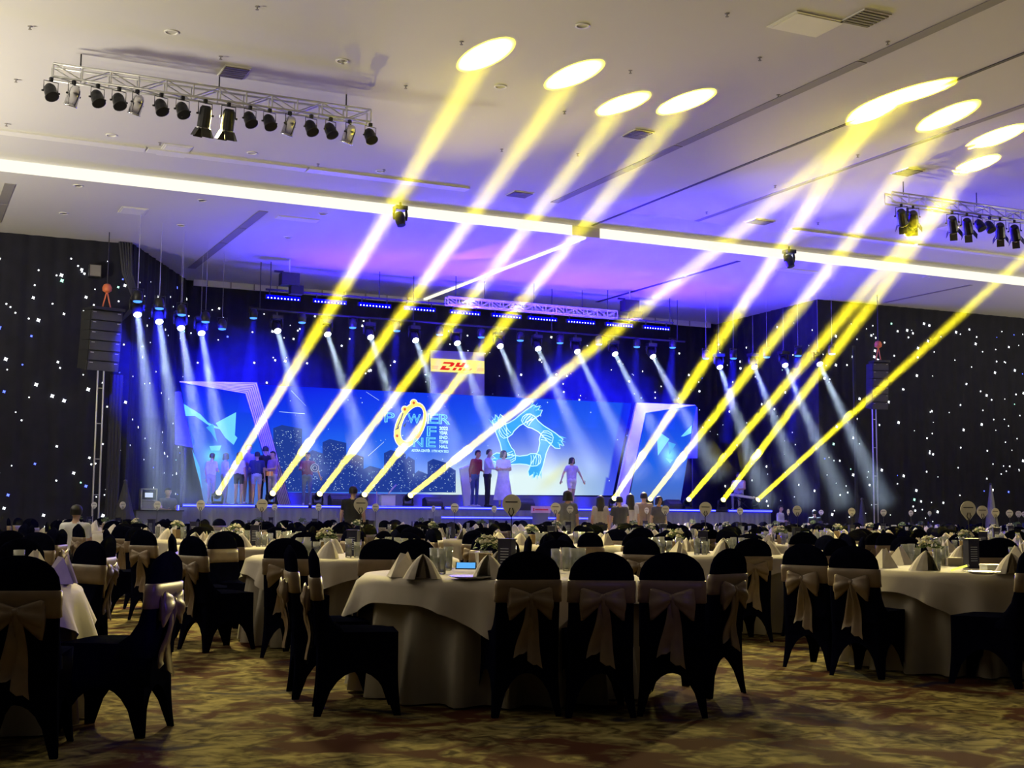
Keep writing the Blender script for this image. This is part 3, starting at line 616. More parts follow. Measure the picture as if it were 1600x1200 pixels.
for k in range(5):
    o, fg, sp = arm_shape(2 * PI * k / 5 - 0.62)
    ao = flat('arm_drawing', [(o, 0)], ['art_teal'], ms, 0.006 + 0.0004 * k)
    ln = MB(); pts = [at(*q, Y=MY - 0.010) for q in o]; ln.tube(pts, 0.017, 5, closed=True)
    ln.build('drawn_outline', 'art_pale', ao)
    for f in fg: MB().tube([at(*q, Y=MY - 0.010) for q in f], 0.013, 5).build('drawn_finger', 'art_pale', ao)
    flat('drawn_splash', [(s, 0) for s in sp], ['art_cyan'], ao, 0.008)
# side screens with striped frames
def side_pic(flip):
    def f(x, y):
        u = (x - 281) / 125 if not flip else (1088 - x) / 100; v = (y - 600) / 170
        c = mixc((0.004, 0.01, 0.85), (0.02, 0.18, 0.90), v); c = mixc(c, (0.10, 0.16, 0.45), max(0, v - 0.72) * 2.2)
        g = math.exp(-((u - 0.42) / .10) ** 2 - ((v - 0.66) / .07) ** 2); return mixc(c, (0.15, 0.80, 1.0), g)
    return f
SYL = 36.2
def side_screen(label, quad, flip, shards):
    t = thing('side_screen', label, 'LED screen'); screen_face('picture', quad, SYL, 30, 40, side_pic(flip), t); slab('cabinet', quad, SYL, 0.12, 'stage_black', t)
    for k, (poly, m) in enumerate(shards): flat('picture_shard', [(poly, 0)], [m], t, 0.004 + 0.002 * k, SYL)
    return t
LQ = [(281, 597), (384, 615), (436, 802), (322, 802)]
side_screen('angular blue LED screen with cyan shards beside the group on stage', LQ, False, [([(287, 631), (313, 647), (325, 660), (350, 672), (331, 668), (305, 650), (290, 650)], 'art_cyan'), ([(337, 661), (369, 644), (367, 680), (371, 684), (365, 695), (352, 684)], 'art_cyan'), ([(322, 668), (333, 662), (340, 692), (330, 676)], 'art_teal'), ([(327, 697), (346, 696), (343, 704), (330, 704)], 'art_cyan'), ([(300, 702), (312, 730), (316, 766), (306, 730)], 'art_teal')])
RQ = [(1009, 645), (1088, 634), (1060, 802), (979, 802)]
side_screen('narrow angular blue LED screen with cyan shards inside a white frame', RQ, True, [([(1026, 672), (1046, 686), (1028, 712)], 'art_cyan'), ([(1064, 682), (1081, 664), (1080, 677), (1068, 682)], 'art_cyan'), ([(1044, 690), (1056, 694), (1046, 710)], 'art_teal'), ([(1040, 716), (1052, 718), (1047, 724)], 'art_cyan')])
mat('frame_pink', (0.80, 0.66, 0.62), 0.5); mat('frame_white', (0.82, 0.80, 0.76), 0.5); mat('frame_gap', (0.10, 0.07, 0.09), 0.7)
fr = thing('screen_frame', 'pinkish white striped angular frame around the screen beside the stage group', 'screen frame')
slab('backing', [(281, 596), (402, 597), (455, 803), (436, 803), (384, 615)], SYL - 0.13, 0.10, 'frame_gap', fr)
NS = 7
def lerp2(a, b, t): return (a[0] + (b[0] - a[0]) * t, a[1] + (b[1] - a[1]) * t)
for k in range(NS):
    t0, t1 = (k + 0.08) / NS, (k + 0.66) / NS
    c0, c1 = lerp2((384, 615), (402, 597), t0), lerp2((384, 615), (402, 597), t1); e0, e1 = lerp2((436, 803), (455, 803), t0), lerp2((436, 803), (455, 803), t1)
    slab('stripe', [c0, c1, e1, e0], SYL - 0.18, 0.05, 'frame_pink', fr)
    s0 = lerp2((281, 597), (281, 595.5), t0); slab('stripe', [s0, (281, s0[1] - 0.3), c1, c0], SYL - 0.18, 0.05, 'frame_pink', fr)
fr = thing('screen_frame', 'plain white angular frame around the narrow side screen', 'screen frame')
slab('upright', [(995, 629), (1009, 645), (978, 805), (959, 805)], SYL - 0.13, 0.10, 'frame_white', fr); slab('lintel', [(995, 629), (1088, 633), (1009, 645)], SYL - 0.13, 0.10, 'frame_white', fr)
slab('edge', [(995, 629), (997, 631), (962, 805), (959, 805)], SYL - 0.17, 0.04, 'frame_pink', fr)
for (quad, lab) in (([(274, 612), (284, 612), (305, 700), (274, 694)], 'pale grey panel standing behind the angular screen'), ([(1084, 636), (1090, 636), (1090, 716), (1072, 716)], 'pale grey panel beside the narrow framed screen')):
    t = thing('grey_panel', lab, 'panel'); slab('board', quad, SYL + 0.5, 0.05, 'plinth_grey', t)
    cx = (quad[2][0] + quad[3][0]) / 2; q = at(cx, quad[2][1], Y=SYL + .55); MB().box((q.x, SYL + .55, (q.z + DECK) / 2), (0.05, 0.05, q.z - DECK)).build('post', 'stage_black', t)
# logo screen over the main screen
LY = 37.6
ls = thing('logo_screen', 'grey screen over the main screen with a yellow band and red lettering', 'screen')
mat('screen_grey', (0.30, 0.28, 0.36), 0.7); emission('logo_yellow', (1.0, 0.86, 0.24), 1.05); emission('logo_red', (0.80, 0.02, 0.02), 1.0); emission('logo_line', (0.95, 0.45, 0.12), 1.0)
slab('panel', [(673, 547), (757, 551), (757, 622), (673, 619)], LY, 0.08, 'screen_grey', ls)
slab('yellow_band', [(673.5, 559.5), (757, 564), (757, 584), (673.5, 580)], LY - 0.03, 0.03, 'logo_yellow', ls)
def L2(u, v): return (687 + u * 44 + v * 6.0, 577.6 + u * 2.2 - v * 12.2)   # u along the word, v up, slanted
def lets(polys): return [([L2(u, v) for u, v in p], 0) for p in polys]
D = [[(0, 0.58), (0.10, 1.0), (0.34, 1.0), (0.41, 0.9), (0.41, 0.62), (0.33, 0.55), (0.27, 0.55), (0.30, 0.72), (0.28, 0.78), (0.03, 0.78)], [(0.0, 0.0), (0.04, 0.5), (0.18, 0.5), (0.16, 0.24), (0.30, 0.24), (0.36, 0.14), (0.30, 0.0)]]
D[0] = [(0.0, 0.78), (0.02, 1.0), (0.33, 1.0), (0.42, 0.86), (0.41, 0.60), (0.36, 0.45), (0.24, 0.45), (0.29, 0.62), (0.28, 0.78)]
Hh = [[(0.47, 0.45), (0.49, 1.0), (0.60, 1.0), (0.60, 0.68), (0.67, 0.68), (0.68, 1.0), (0.79, 1.0), (0.77, 0.45)], [(0.44, 0.0), (0.46, 0.34), (0.57, 0.34), (0.55, 0.0)], [(0.64, 0.0), (0.66, 0.34), (0.77, 0.34), (0.75, 0.0)]]
Ll = [[(0.83, 0.45), (0.85, 1.0), (0.97, 1.0), (0.95, 0.45)], [(0.80, 0.0), (0.82, 0.34), (1.12, 0.34), (1.08, 0.0)]]
for pl in (D, Hh, Ll): flat('letter', lets(pl), ['logo_red'], ls, 0.055, LY)
flat('logo_lines', [([(674.5, y), (685 - 0.6 * k, y + 0.5), (685 - 0.6 * k, y + 1.3), (674.5, y + 0.8)], 0) for k, y in enumerate((571.5, 573.3, 575.1))] + [([(746 - 0.6 * k, y), (756, y + 0.5), (756, y + 1.3), (746 - 0.6 * k, y + 0.8)], 0) for k, y in enumerate((575.2, 577.0, 578.8))], ['logo_line'], ls, 0.055, LY)
p = at(715, 620, Y=LY + 0.04); MB().box((p.x, LY + 0.04, (p.z + 0.02) / 2), (0.6, 0.06, p.z - 0.02)).build('mast', 'stage_black', ls)

# ------------------------------------------------------------------ speaker stacks
mat('speaker_grille', (0.055, 0.055, 0.060), 0.6, bump=(160, 0.4, 0.004)); mat('speaker_case', (0.035, 0.035, 0.038), 0.6); mat('hoist_orange', (0.85, 0.22, 0.08), 0.5)
def line_array(px, y0, y1, wpx, Y, rz, lab, sgn):
    top = at(px, y0, Y=Y); bot = at(px, y1, Y=Y); n = 6; H = top.z - bot.z; ch = H / n; W = wpx * top.y / 0.9 / FOC
    t = thing('line_array_speaker', lab, 'speaker stack', top, rz)
    MB().box((0, 0.1, 0.04), (W * 1.0, 0.5, 0.07)).build('flying_frame', 'dark_metal', t)
    y = 0.0; z = 0.0
    for k in range(n):
        a = 0.02 + 0.028 * k; q = rotx(a); mb = MB(); mb.box((0, 0.28, -ch / 2), (W, 0.55, ch * 0.95)); mb.v = [tuple(q @ Vector(v) + Vector((0, y, z))) for v in mb.v]; c = mb.build('cabinet', 'speaker_case', t)
        mb = MB(); mb.box((0, -0.012, -ch / 2), (W * 0.94, 0.03, ch * 0.86)); mb.v = [tuple(q @ Vector(v) + Vector((0, y, z))) for v in mb.v]; mb.build('grille', 'speaker_grille', c)
        for s in (-1, 1):
            mb = MB(); mb.box((s * W * 0.38, -0.03, -ch * 0.2), (W * 0.10, 0.012, ch * 0.07)); mb.v = [tuple(q @ Vector(v) + Vector((0, y, z))) for v in mb.v]; mb.build('rigging_pin', 'aluminium', c)
        d = q @ Vector((0, 0, -ch)); y += d.y; z += d.z
    h = thing('chain_hoist', 'orange chain hoist hanging above %s' % ('the corner speaker stack' if sgn < 0 else 'the far speaker stack'), 'chain hoist', top + Vector((0, 0.1, 0.08)))
    MB().tube([(-0.10, 0, 0.0), (0, 0, 0.45)], 0.018, 6).build('sling', 'hoist_orange', h); MB().tube([(0.10, 0, 0.0), (0, 0, 0.45)], 0.018, 6).build('sling', 'hoist_orange', h)
    MB().lathe([(0.05, 0.40), (0.11, 0.44), (0.12, 0.52), (0.08, 0.60), (0.03, 0.62)], seg=12).build('hook_block', 'hoist_orange', h, True); MB().tube([(0, 0, 0.60), (0, 0, H2 - top.z - 0.08)], 0.012, 6).build('chain', 'dark_metal', h)
    b2 = at(px - 14 if sgn < 0 else px - 13, y1, Y=Y + 1.0); m = thing('speaker_mast', 'thin metal mast rising from the floor behind %s' % ('the corner speaker stack' if sgn < 0 else 'the far speaker stack'), 'mast', (b2.x, Y + 1.0, 0))
    for s in (0, 0.16): MB().tube([(s, 0, 0.02), (s * 0.9, 0, top.z - 0.3)], 0.022, 8).build('pole', 'aluminium', m)
    MB().box((0.08, 0, 0.02), (0.4, 0.4, 0.04)).build('foot', 'dark_metal', m)
    for k in range(5): MB().box((0.08, 0, 0.6 + k * 0.9), (0.16, 0.02, 0.02)).build('rung', 'aluminium', m)
line_array(167, 486, 580, 46, 33.2, 0.28, 'tall dark line array speaker stack hanging in the corner by the star curtain', -1)
line_array(1376, 567, 640, 30, 31.4, -0.35, 'smaller grey line array speaker stack hanging near the far star curtain', 1)
p = at(148, 424, Y=34.35); t = thing('wall_speaker', 'small square grey loudspeaker fixed on the star curtain', 'loudspeaker', p); MB().box((0, 0, 0), (0.30, 0.25, 0.32)).build('case', 'dark_metal', t); MB().box((0, -0.13, 0), (0.26, 0.02, 0.28)).build('grille', 'groove_grey', t)
p = at(195, 400, Y=34.2); cd = MB()
mat('cable_sheet', (0.06, 0.06, 0.075), 0.8)
for k in range(5): cd.tube([(p.x - 0.12 + 0.07 * k, 34.3, H2 - 0.02), (p.x - 0.02 + 0.05 * k, 34.2, 7.2), (p.x + 0.2 + 0.03 * k, 34.0, 6.6), (p.x + 0.12 + 0.02 * k, 33.8, 6.2), (p.x - 0.1, 33.7, 5.9)], 0.035, 6)
tag(cd.build('cable_bundle', 'cable_sheet', None, True), 'grey bundle of cables looping from ceiling to the corner speaker stack', 'cables', None, 'stuff')
mat('drape_grey', (0.045, 0.045, 0.055), 0.85)
for (x0, x1, y0, Y, lab) in ((172, 193, 585, 34.4, 'narrow dark grey drape hanging beside the speaker mast'), (1332, 1337, 540, 32.7, 'thin grey drape pole standing before the far curtain')):
    a, b = at(x0, y0, Y=Y), at(x1, y0, Y=Y); n = 24; mb = MB(); vs = []
    for i in range(n + 1):
        x = a.x + (b.x - a.x) * i / n; vs += [(x, Y + 0.02 * math.sin(i * 1.1), 0.0), (x, Y + 0.02 * math.sin(i * 1.1), a.z)]
    mb.add(vs, [(2 * i, 2 * i + 2, 2 * i + 3, 2 * i + 1) for i in range(n)]); tag(mb.build('side_drape', 'drape_grey', None, True), lab, 'drape')
mat('cone_cloth', (0.30, 0.30, 0.24), 0.8)  # pale solid cone built in place of a light cone on the curtain
for (px, y0, wpx, Y, m, lab) in ((1548, 757, 30, 31.5, 'cone_cloth', 'slim pale olive cloth cone standing before the far star curtain'), (1347, 780, 26, 30.9, 'drape_grey', 'low grey cloth cone near the far speaker mast'), (196, 752, 42, 32.5, 'drape_grey', 'dark sloping cloth cone beside the corner drape')):
    p = at(px, y0, Y=Y); r = wpx * Y / 0.9 / FOC * 0.5 * 1.25; tp = thing('cloth_cone', lab, 'cloth cone', (p.x, Y, 0)); mb = MB(); prof = []
    mb.lathe([(r, 0.0), (r * 0.75, p.z * 0.3), (r * 0.4, p.z * 0.65), (0.03, p.z)], seg=12).build('cloth', m, tp); MB().ball((0, 0, p.z), 0.045, 8, 6).build('finial', 'dark_metal', tp)
# things standing on the stage
mat('case_grey', (0.30, 0.30, 0.33), 0.5); emission('small_screen', (0.65, 0.75, 1.0), 0.9)
p = at(232, 798, Y=34.2); desk = thing('control_desk', 'grey draped control desk at the end of the stage', 'desk', (at(248, 795, Y=34.2).x, 34.4, 0))
MB().box((0, 0, 0.55), (1.15, 0.6, 1.1)).build('cloth', 'plinth_grey', desk); MB().box((0, 0, 1.115), (1.25, 0.66, 0.03)).build('top', 'stage_black', desk)
t = thing('equipment_rack', 'silver rack case with a small lit screen on the control desk', 'rack case', (at(231, 790, Y=34.3).x, 34.3, 1.13))
for s in (-1, 1): MB().box((s * 0.19, 0, 0.27), (0.03, 0.3, 0.54)).build('side', 'aluminium', t)
for z in (0.02, 0.25, 0.53): MB().box((0, 0, z), (0.41, 0.3, 0.03)).build('shelf', 'aluminium', t)
MB().box((0, -0.05, 0.38), (0.26, 0.1, 0.17)).build('monitor', 'stage_black', t); MB().box((0, -0.105, 0.38), (0.2, 0.01, 0.12)).build('screen', 'small_screen', t); MB().box((0, 0, 0.13), (0.33, 0.24, 0.18)).build('mixer', 'case_grey', t)
for (px, py, w_, h_, lab) in ((530, 777, 0.55, 0.30, 'blue lit stage monitor wedge near the third yellow lamp'), (676, 780, 0.5, 0.25, 'dark stage monitor wedge before the skyline'), (1051, 783, 0.5, 0.28, 'blue lit stage monitor wedge below the narrow framed screen'), (820, 780, 0.5, 0.25, 'dark stage monitor wedge near the woman in white')):
    p = at(px, py, Y=35.3); t = thing('stage_monitor', lab, 'stage monitor', (p.x, 35.3, DECK))
    MB().prism([(-0.2, 0), (0.2, 0), (0.2, h_ * 0.9), (-0.02, h_ * 1.1), (-0.2, h_ * 0.45)], w_, lambda u, v, q: (q - w_ / 2, u, v)).build('cabinet', 'speaker_case', t, fix=True); MB().box((0, -0.13, h_ * 0.72), (w_ * 0.9, 0.02, h_ * 0.5), rotx(-0.9)).build('grille', 'speaker_grille', t)
p = at(606, 780, Y=35.2); t = thing('game_box', 'white flight case with loose props on the stage before the skyline', 'case', (p.x, 35.3, DECK))
MB().box((0, 0, 0.16), (0.42, 0.3, 0.3)).build('case_body', 'white_paint', t); MB().box((0, 0, 0.325), (0.46, 0.34, 0.03)).build('lid', 'case_grey', t); MB().tube([(-0.3, 0, 0.02), (-0.3, 0, 0.42)], 0.018, 6).build('rod', 'white_paint', t); MB().tube([(0.05, 0, 0.36), (0.28, 0, 0.62)], 0.022, 6).build('lever', 'white_paint', t)
p = at(733, 785, Y=35.7); t = thing('stage_lectern', 'slim white lectern panel behind the person in maroon', 'lectern', (p.x, 35.9, DECK))
MB().prism([(-0.22, 1.12), (0.16, 1.26), (0.12, 0.05), (-0.06, 0.02)], 0.08, lambda u, v, q: (u, q, v)).build('panel', 'white_paint', t, fix=True); MB().box((0.03, 0.06, 0.015), (0.4, 0.34, 0.03)).build('foot', 'white_paint', t); MB().box((-0.03, 0.05, 1.2), (0.34, 0.26, 0.03), Matrix.Rotation(-0.35, 3, 'Y')).build('top', 'white_paint', t)

# ------------------------------------------------------------------ people
mat('skin', (0.62, 0.40, 0.29), 0.55); mat('hair_black', (0.012, 0.010, 0.010), 0.5); mat('eye_dark', (0.02, 0.015, 0.015), 0.3); mat('lip', (0.45, 0.16, 0.14), 0.5)
def cloth(c):
    n = 'cloth_%d_%d_%d' % tuple(int(k * 255) for k in c)
    if n not in MATS: mat(n, c, 0.85, noise=(8.0, 0.85, 1.1))
    return n
def capsule(mb, a, b, ra, rb, seg=10):
    a, b = Vector(a), Vector(b); d = (b - a); L = d.length; d = d / L if L > 1e-6 else Vector((0, 0, 1)); pts, rad = [], []
    for k in range(4): q = PI / 2 * (k + 0.25) / 4; pts.append(a - d * ra * math.cos(q)); rad.append(ra * math.sin(q))
    pts += [a, b]; rad += [ra, rb]
    for k in range(4): q = PI / 2 * (3.75 - k) / 4; pts.append(b + d * rb * math.cos(q)); rad.append(rb * math.sin(q))
    mb.tube(pts, rad, seg)
def person(label, loc, rz, h, top, bottom, shoes=(0.6, 0.6, 0.6), hair='short', arms=('down', 'down'), sleeve='short', legs='stand', dress=None, shorts=False, lean=0.0, turn=0.0, group=None, female=False):
    t = thing('person', label, 'person', loc, rz, group); k = h / 1.70; S = []
    sw = 0.165 if female else 0.19; hp = 0.09
    def P(x, y, z): return Vector((x, y, z)) * k
    ln = lambda v: Vector((v.x, v.y * math.cos(lean) + (v.z - 0.92 * k) * math.sin(lean), 0.92 * k + (v.z - 0.92 * k) * math.cos(lean) - v.y * math.sin(lean))) if v.z > 0.92 * k else v
    dz = 0.0
    if legs == 'sit': dz = -0.42 * k
    up = lambda x, y, z: ln(P(x, y, z)) + Vector((0, 0, dz))
    # torso: parallel columns give a flat chest
    for s in (-1, 1): S += [(up(s * 0.075, 0, 0.98), up(s * (sw - 0.075), 0.0, 1.33), 0.095 * k, 0.095 * k, 1)]
    S += [(up(0, 0.01, 1.0), up(0, 0.01, 1.34), 0.10 * k, 0.095 * k, 1), (up(-0.06, 0, 0.93), up(0.06, 0, 0.93), 0.115 * k, 0.115 * k, 2), (up(-(sw - 0.03), 0, 1.375), up(sw - 0.03, 0, 1.375), 0.058 * k, 0.058 * k, 1)]
    S += [(up(0, 0, 1.38), up(0, 0.015, 1.50), 0.055 * k, 0.05 * k, 0)]
    hc = up(0, 0.03, 1.585); S += [(hc + P(0, -0.01, 0.025), hc + P(0, 0.012, -0.055), 0.083 * k, 0.062 * k, 0)]
    nz = Matrix.Rotation(turn, 3, 'Z')
    S += [(hc + nz @ P(0, 0.075, -0.005), hc + nz @ P(0, 0.095, -0.03), 0.012 * k, 0.016 * k, 0)]
    for s in (-1, 1): S += [(hc + nz @ P(s * 0.078, -0.005, 0.0), hc + nz @ P(s * 0.08, -0.008, -0.03), 0.014 * k, 0.012 * k, 0)]
    fm = 0 if shorts or (dress and dress != 'long') else 2
    for s in (-1, 1):
        if legs == 'sit': hip, knee, ank = P(s * hp, 0, 0.92) + Vector((0, 0, dz)), P(s * 0.11, 0.42, 0.50), P(s * 0.11, 0.40, 0.09)
        elif legs == 'walk': hip, knee, ank = P(s * hp, 0, 0.90), P(s * 0.08, 0.08 * s, 0.48), P(s * 0.07, 0.14 * s, 0.09)
        else: hip, knee, ank = P(s * hp, 0, 0.90), P(s * 0.095, 0.015, 0.49), P(s * 0.10, 0, 0.09)
        S += [(hip, hip.lerp(knee, 0.55), 0.088 * k, 0.072 * k, 2 if not dress else 2), (hip.lerp(knee, 0.55), knee, 0.072 * k, 0.056 * k, fm), (knee, knee.lerp(ank, 0.4), 0.056 * k, 0.054 * k, fm), (knee.lerp(ank, 0.4), ank, 0.052 * k, 0.038 * k, fm)]
        S += [(ank + P(0, -0.03, -0.045), ank + P(0, 0.13, -0.055), 0.038 * k, 0.032 * k, 3)]
    W = []
    for s, st in zip((-1, 1), arms):
        sh = up(s * sw, 0, 1.375)
        e, w_ = {'down': ((s * (sw + 0.05), -0.01, 1.10), (s * (sw + 0.06), 0.04, 0.86)), 'cross': ((s * (sw + 0.05), 0.02, 1.12), (-s * 0.06, 0.17, 1.14)), 'hold': ((s * (sw + 0.05), 0.02, 1.11), (s * 0.10, 0.22, 1.10)),
                'raise': ((s * (sw + 0.12), 0.12, 1.36), (s * (sw - 0.02), 0.26, 1.55)), 'fwd': ((s * (sw + 0.04), 0.10, 1.14), (s * 0.13, 0.34, 1.12)), 'out': ((s * (sw + 0.13), 0.0, 1.15), (s * (sw + 0.22), 0.06, 0.93)), 'hip': ((s * (sw + 0.17), -0.04, 1.16), (s * (sw - 0.02), 0.06, 0.98))}[st]
        e, w_ = up(*e), up(*w_); am = 1 if sleeve == 'long' else 0
        S += [(sh, sh.lerp(e, 0.6), 0.052 * k, 0.045 * k, 1 if sleeve != 'none' else 0), (sh.lerp(e, 0.6), e, 0.043 * k, 0.038 * k, am), (e, w_, 0.038 * k, 0.026 * k, am)]
        d = (w_ - e).normalized(); S += [(w_, w_ + d * 0.075 * k, 0.027 * k, 0.030 * k, 0)]; W.append((w_ + d * 0.075 * k, d, s))
    mb = MB()
    for a, b, ra, rb_, mi in S: capsule(mb, a, b, ra, rb_)
    me = mb.mesh('body_shape', 'skin', fix=True); tmp = bpy.data.objects.new('body_shape', me); COL.objects.link(tmp)
    rm = tmp.modifiers.new('r', 'REMESH'); rm.mode = 'VOXEL'; rm.voxel_size = 0.02 * k; sm = tmp.modifiers.new('s', 'SMOOTH'); sm.factor = 0.5; sm.iterations = 2
    dg = bpy.context.evaluated_depsgraph_get(); bm_me = bpy.data.meshes.new_from_object(tmp.evaluated_get(dg)); bpy.data.objects.remove(tmp); bpy.data.meshes.remove(me)
    vs = [v.co.copy() for v in bm_me.vertices]; fs = [tuple(p.vertices) for p in bm_me.polygons]; bpy.data.meshes.remove(bm_me)
    out = MB(); mi_v = []
    segs = [(a, b - a, max((b - a).length_squared, 1e-9), ra, rb_, mi) for a, b, ra, rb_, mi in S]
    fmi = []
    for f in fs:
        c = (vs[f[0]] + vs[f[2]]) / 2; best, bi = 9, 0
        for a, ab, l2, ra, rb_, mi in segs:
            u = max(0.0, min(1.0, (c - a).dot(ab) / l2)); dd = (c - a - ab * u).length - (ra + (rb_ - ra) * u)
            if dd < best: best, bi = dd, mi
        fmi.append(bi)
    out.v = [tuple(v) for v in vs]; out.f = fs; out.m = fmi
    for (c, d, s) in W:                                   # five fingers rooted in each palm
        sd = d.cross(Vector((0, 1, 0))); sd = sd.normalized() if sd.length > 0.1 else Vector((1, 0, 0)); pn = d.cross(sd).normalized()
        for q, ln_ in zip((-1.5, -0.5, 0.5, 1.5), (0.062, 0.078, 0.072, 0.055)):
            a = c + sd * (q * 0.016 * k); mid = a + d * ln_ * 0.55 * k; out.tube([a - d * 0.01 * k, mid, mid + (d + pn * 0.5).normalized() * ln_ * 0.45 * k], [0.0085 * k, 0.0082 * k, 0.006 * k], 6)
        a = c - d * 0.045 * k - sd * 0.028 * k; out.tube([a, a + (d * 0.6 - sd).normalized() * 0.03 * k, a + (d - sd * 0.5).normalized() * 0.06 * k], [0.011 * k, 0.010 * k, 0.007 * k], 6)
    out.build('body', ['skin', cloth(top), cloth(bottom), cloth(shoes)], t, True)
    # hair: a cap over the skull, longer for bob and long styles
    hm = MB(); lo = {'short': -0.015, 'bob': -0.115, 'long': -0.30}[hair]; seg = 16; rings = 9; hv = []; hf = []
    for i in range(rings + 1):
        for j in range(seg):
            q = 2 * PI * j / seg; fr_ = math.sin(q)  # +y is the face
            bot = lo if fr_ < 0.25 else 0.045 if hair == 'short' else (0.06 if fr_ > 0.72 else lo * 0.8)
            if hair == 'short' and fr_ < -0.3: bot = -0.045
            v = i / rings; zt = 0.118; z = zt + (bot - zt) * v
            r = math.sqrt(max(0.02, 1 - (max(z, 0.0) - 0.02) ** 2 / 0.0105)) if z > 0.02 else 1.0
            r *= 0.094 if hair == 'short' else 0.102; r *= (1.0 + 0.10 * max(0, -z) / 0.1 * (hair != 'short')) if z < 0 else 1.0
            if i == 0: r *= 0.3
            p_ = nz @ Vector((r * math.cos(q), r * math.sin(q) * 1.02 - 0.012, z)); hv.append(hc + p_ * k)
    for i in range(rings):
        for j in range(seg): hf.append((i * seg + j, (i + 1) * seg + j, (i + 1) * seg + (j + 1) % seg, i * seg + (j + 1) % seg))
    hf.append(tuple(range(seg))); hm.add(hv, hf).build('hair', 'hair_black', t, True)
    ey = MB()
    for s in (-1, 1): MB().ball(hc + (nz @ Vector((s * 0.031, 0.074, 0.008))) * k, 0.009 * k, 6, 5).build('eye', 'eye_dark', t)
    MB().box(hc + (nz @ Vector((0, 0.077, -0.05))) * k, (0.036 * k, 0.008 * k, 0.008 * k)).build('mouth', 'lip', t)
    if dress:
        zb = {'long': 0.22, 'short': 0.60}[dress]; n = 24; sv = []; sf = []; rows = 6
        for i in range(rows + 1):
            v = i / rows; z = 1.06 + (zb - 1.06) * v; r0 = 0.125 + (0.13 if dress == 'long' else 0.09) * v ** 0.8
            for j in range(n):
                q = 2 * PI * j / n; r = r0 * (1 + 0.06 * v * math.cos(6 * q)); sv.append(P(r * math.cos(q) * 1.1, r * math.sin(q) * 0.9, z) + Vector((0, 0, dz)))
        for i in range(rows):
            for j in range(n): sf.append((i * n + j, (i + 1) * n + j, (i + 1) * n + (j + 1) % n, i * n + (j + 1) % n))
        MB().add(sv, sf).build('skirt', cloth(bottom), t, True)
    return t
WHITE, LILAC, NAVY, BLACK, MAROON, JEANS, GREY, TAN = (0.75, 0.75, 0.78), (0.42, 0.36, 0.62), (0.02, 0.03, 0.16), (0.015, 0.015, 0.02), (0.28, 0.015, 0.04), (0.05, 0.08, 0.25), (0.22, 0.22, 0.24), (0.32, 0.24, 0.18)
AWAY = -25.4 * PI / 180     # facing the stage as the lens does
def stage_p(px, yh, Y, **kw):
    p = at(px, 785, Y=Y); zh = at(px, yh, Y=Y).z; return dict(loc=(p.x, Y, DECK), h=(zh - DECK) / 0.995, **kw)
def place_person(label, px, yh, Y, face, **kw):
    d = stage_p(px, yh, Y); return person(label, d['loc'], face, d['h'], **kw)
FR = PI + AWAY   # facing the camera
place_person('person in a white shirt and pale trousers at the outer end of the stage group', 329, 708, 35.5, AWAY - 0.5, top=WHITE, bottom=(0.5, 0.48, 0.55), arms=('down', 'hold'), hair='short')
place_person('person in a lilac shirt half hidden behind the first yellow shaft', 350, 708, 35.8, AWAY - 0.9, top=LILAC, bottom=GREY, arms=('cross', 'cross'), hair='bob', female=True)
place_person('person in a white tee and black shorts with back turned on stage', 372, 706, 35.45, AWAY - 0.3, top=WHITE, bottom=BLACK, shoes=WHITE, shorts=True, hair='long', arms=('out', 'down'), female=True)
place_person('tall person in a purple grey shirt and light shorts in the stage group', 386, 694, 35.92, FR + 0.8, top=LILAC, bottom=(0.45, 0.40, 0.62), shorts=True, arms=('cross', 'cross'))
place_person('person in dark blue reaching across the stage group', 400, 706, 35.42, AWAY + 0.3, top=NAVY, bottom=(0.4, 0.45, 0.7), shorts=True, arms=('fwd', 'down'))
place_person('person in long black clothes standing before the striped frame', 413, 697, 35.72, AWAY + 0.4, top=BLACK, bottom=BLACK, shoes=BLACK, arms=('hold', 'hold'), sleeve='long')
place_person('person in a purple shirt holding a small box by the striped frame', 425, 705, 35.42, FR - 0.6, top=(0.38, 0.22, 0.55), bottom=(0.6, 0.58, 0.66), arms=('fwd', 'hold'), female=True, hair='short')
p = at(422, 740, Y=35.0); t = thing('gift_box', 'small orange lit box held by the person at the striped frame', 'box', (p.x, 35.08, p.z)); mat('box_orange', (0.9, 0.38, 0.12), 0.6); mat('box_ribbon', (0.9, 0.8, 0.5), 0.5); MB().box((0, 0, 0), (0.17, 0.14, 0.12)).build('carton', 'box_orange', t); MB().box((0, 0, 0), (0.03, 0.15, 0.13)).build('ribbon', 'box_ribbon', t)
place_person('person in a red shirt and jeans holding a round emblem before the skyline', 479, 707, 35.6, FR + 0.1, top=(0.30, 0.05, 0.16), bottom=(0.20, 0.27, 0.50), arms=('out', 'fwd'))
p = at(491.5, 731, Y=35.3); t = thing('round_emblem', 'white ringed oval sign held by the person in red', 'sign', (p.x, 35.3, p.z)); Rq = rotx(PI / 2) @ Matrix.Rotation(0.4, 3, 'Z')
MB().lathe([(0.13, 0.0), (0.13, 0.02)], seg=20, rot=Rq).build('disc', 'art_dark', t); MB().lathe([(0.10, 0.021), (0.10, 0.03), (0.125, 0.03), (0.125, 0.021)], seg=20, rot=Rq, capb=False, capt=False).build('ring', 'white_paint', t); MB().lathe([(0.05, 0.021), (0.05, 0.03), (0.07, 0.03), (0.07, 0.021)], seg=20, rot=Rq, capb=False, capt=False).build('ring', 'white_paint', t)
place_person('person in a maroon jacket and jeans bowing beside the white lectern', 741, 703, 35.4, FR + 0.9, top=MAROON, bottom=JEANS, arms=('hold', 'down'), sleeve='long', lean=0.16)
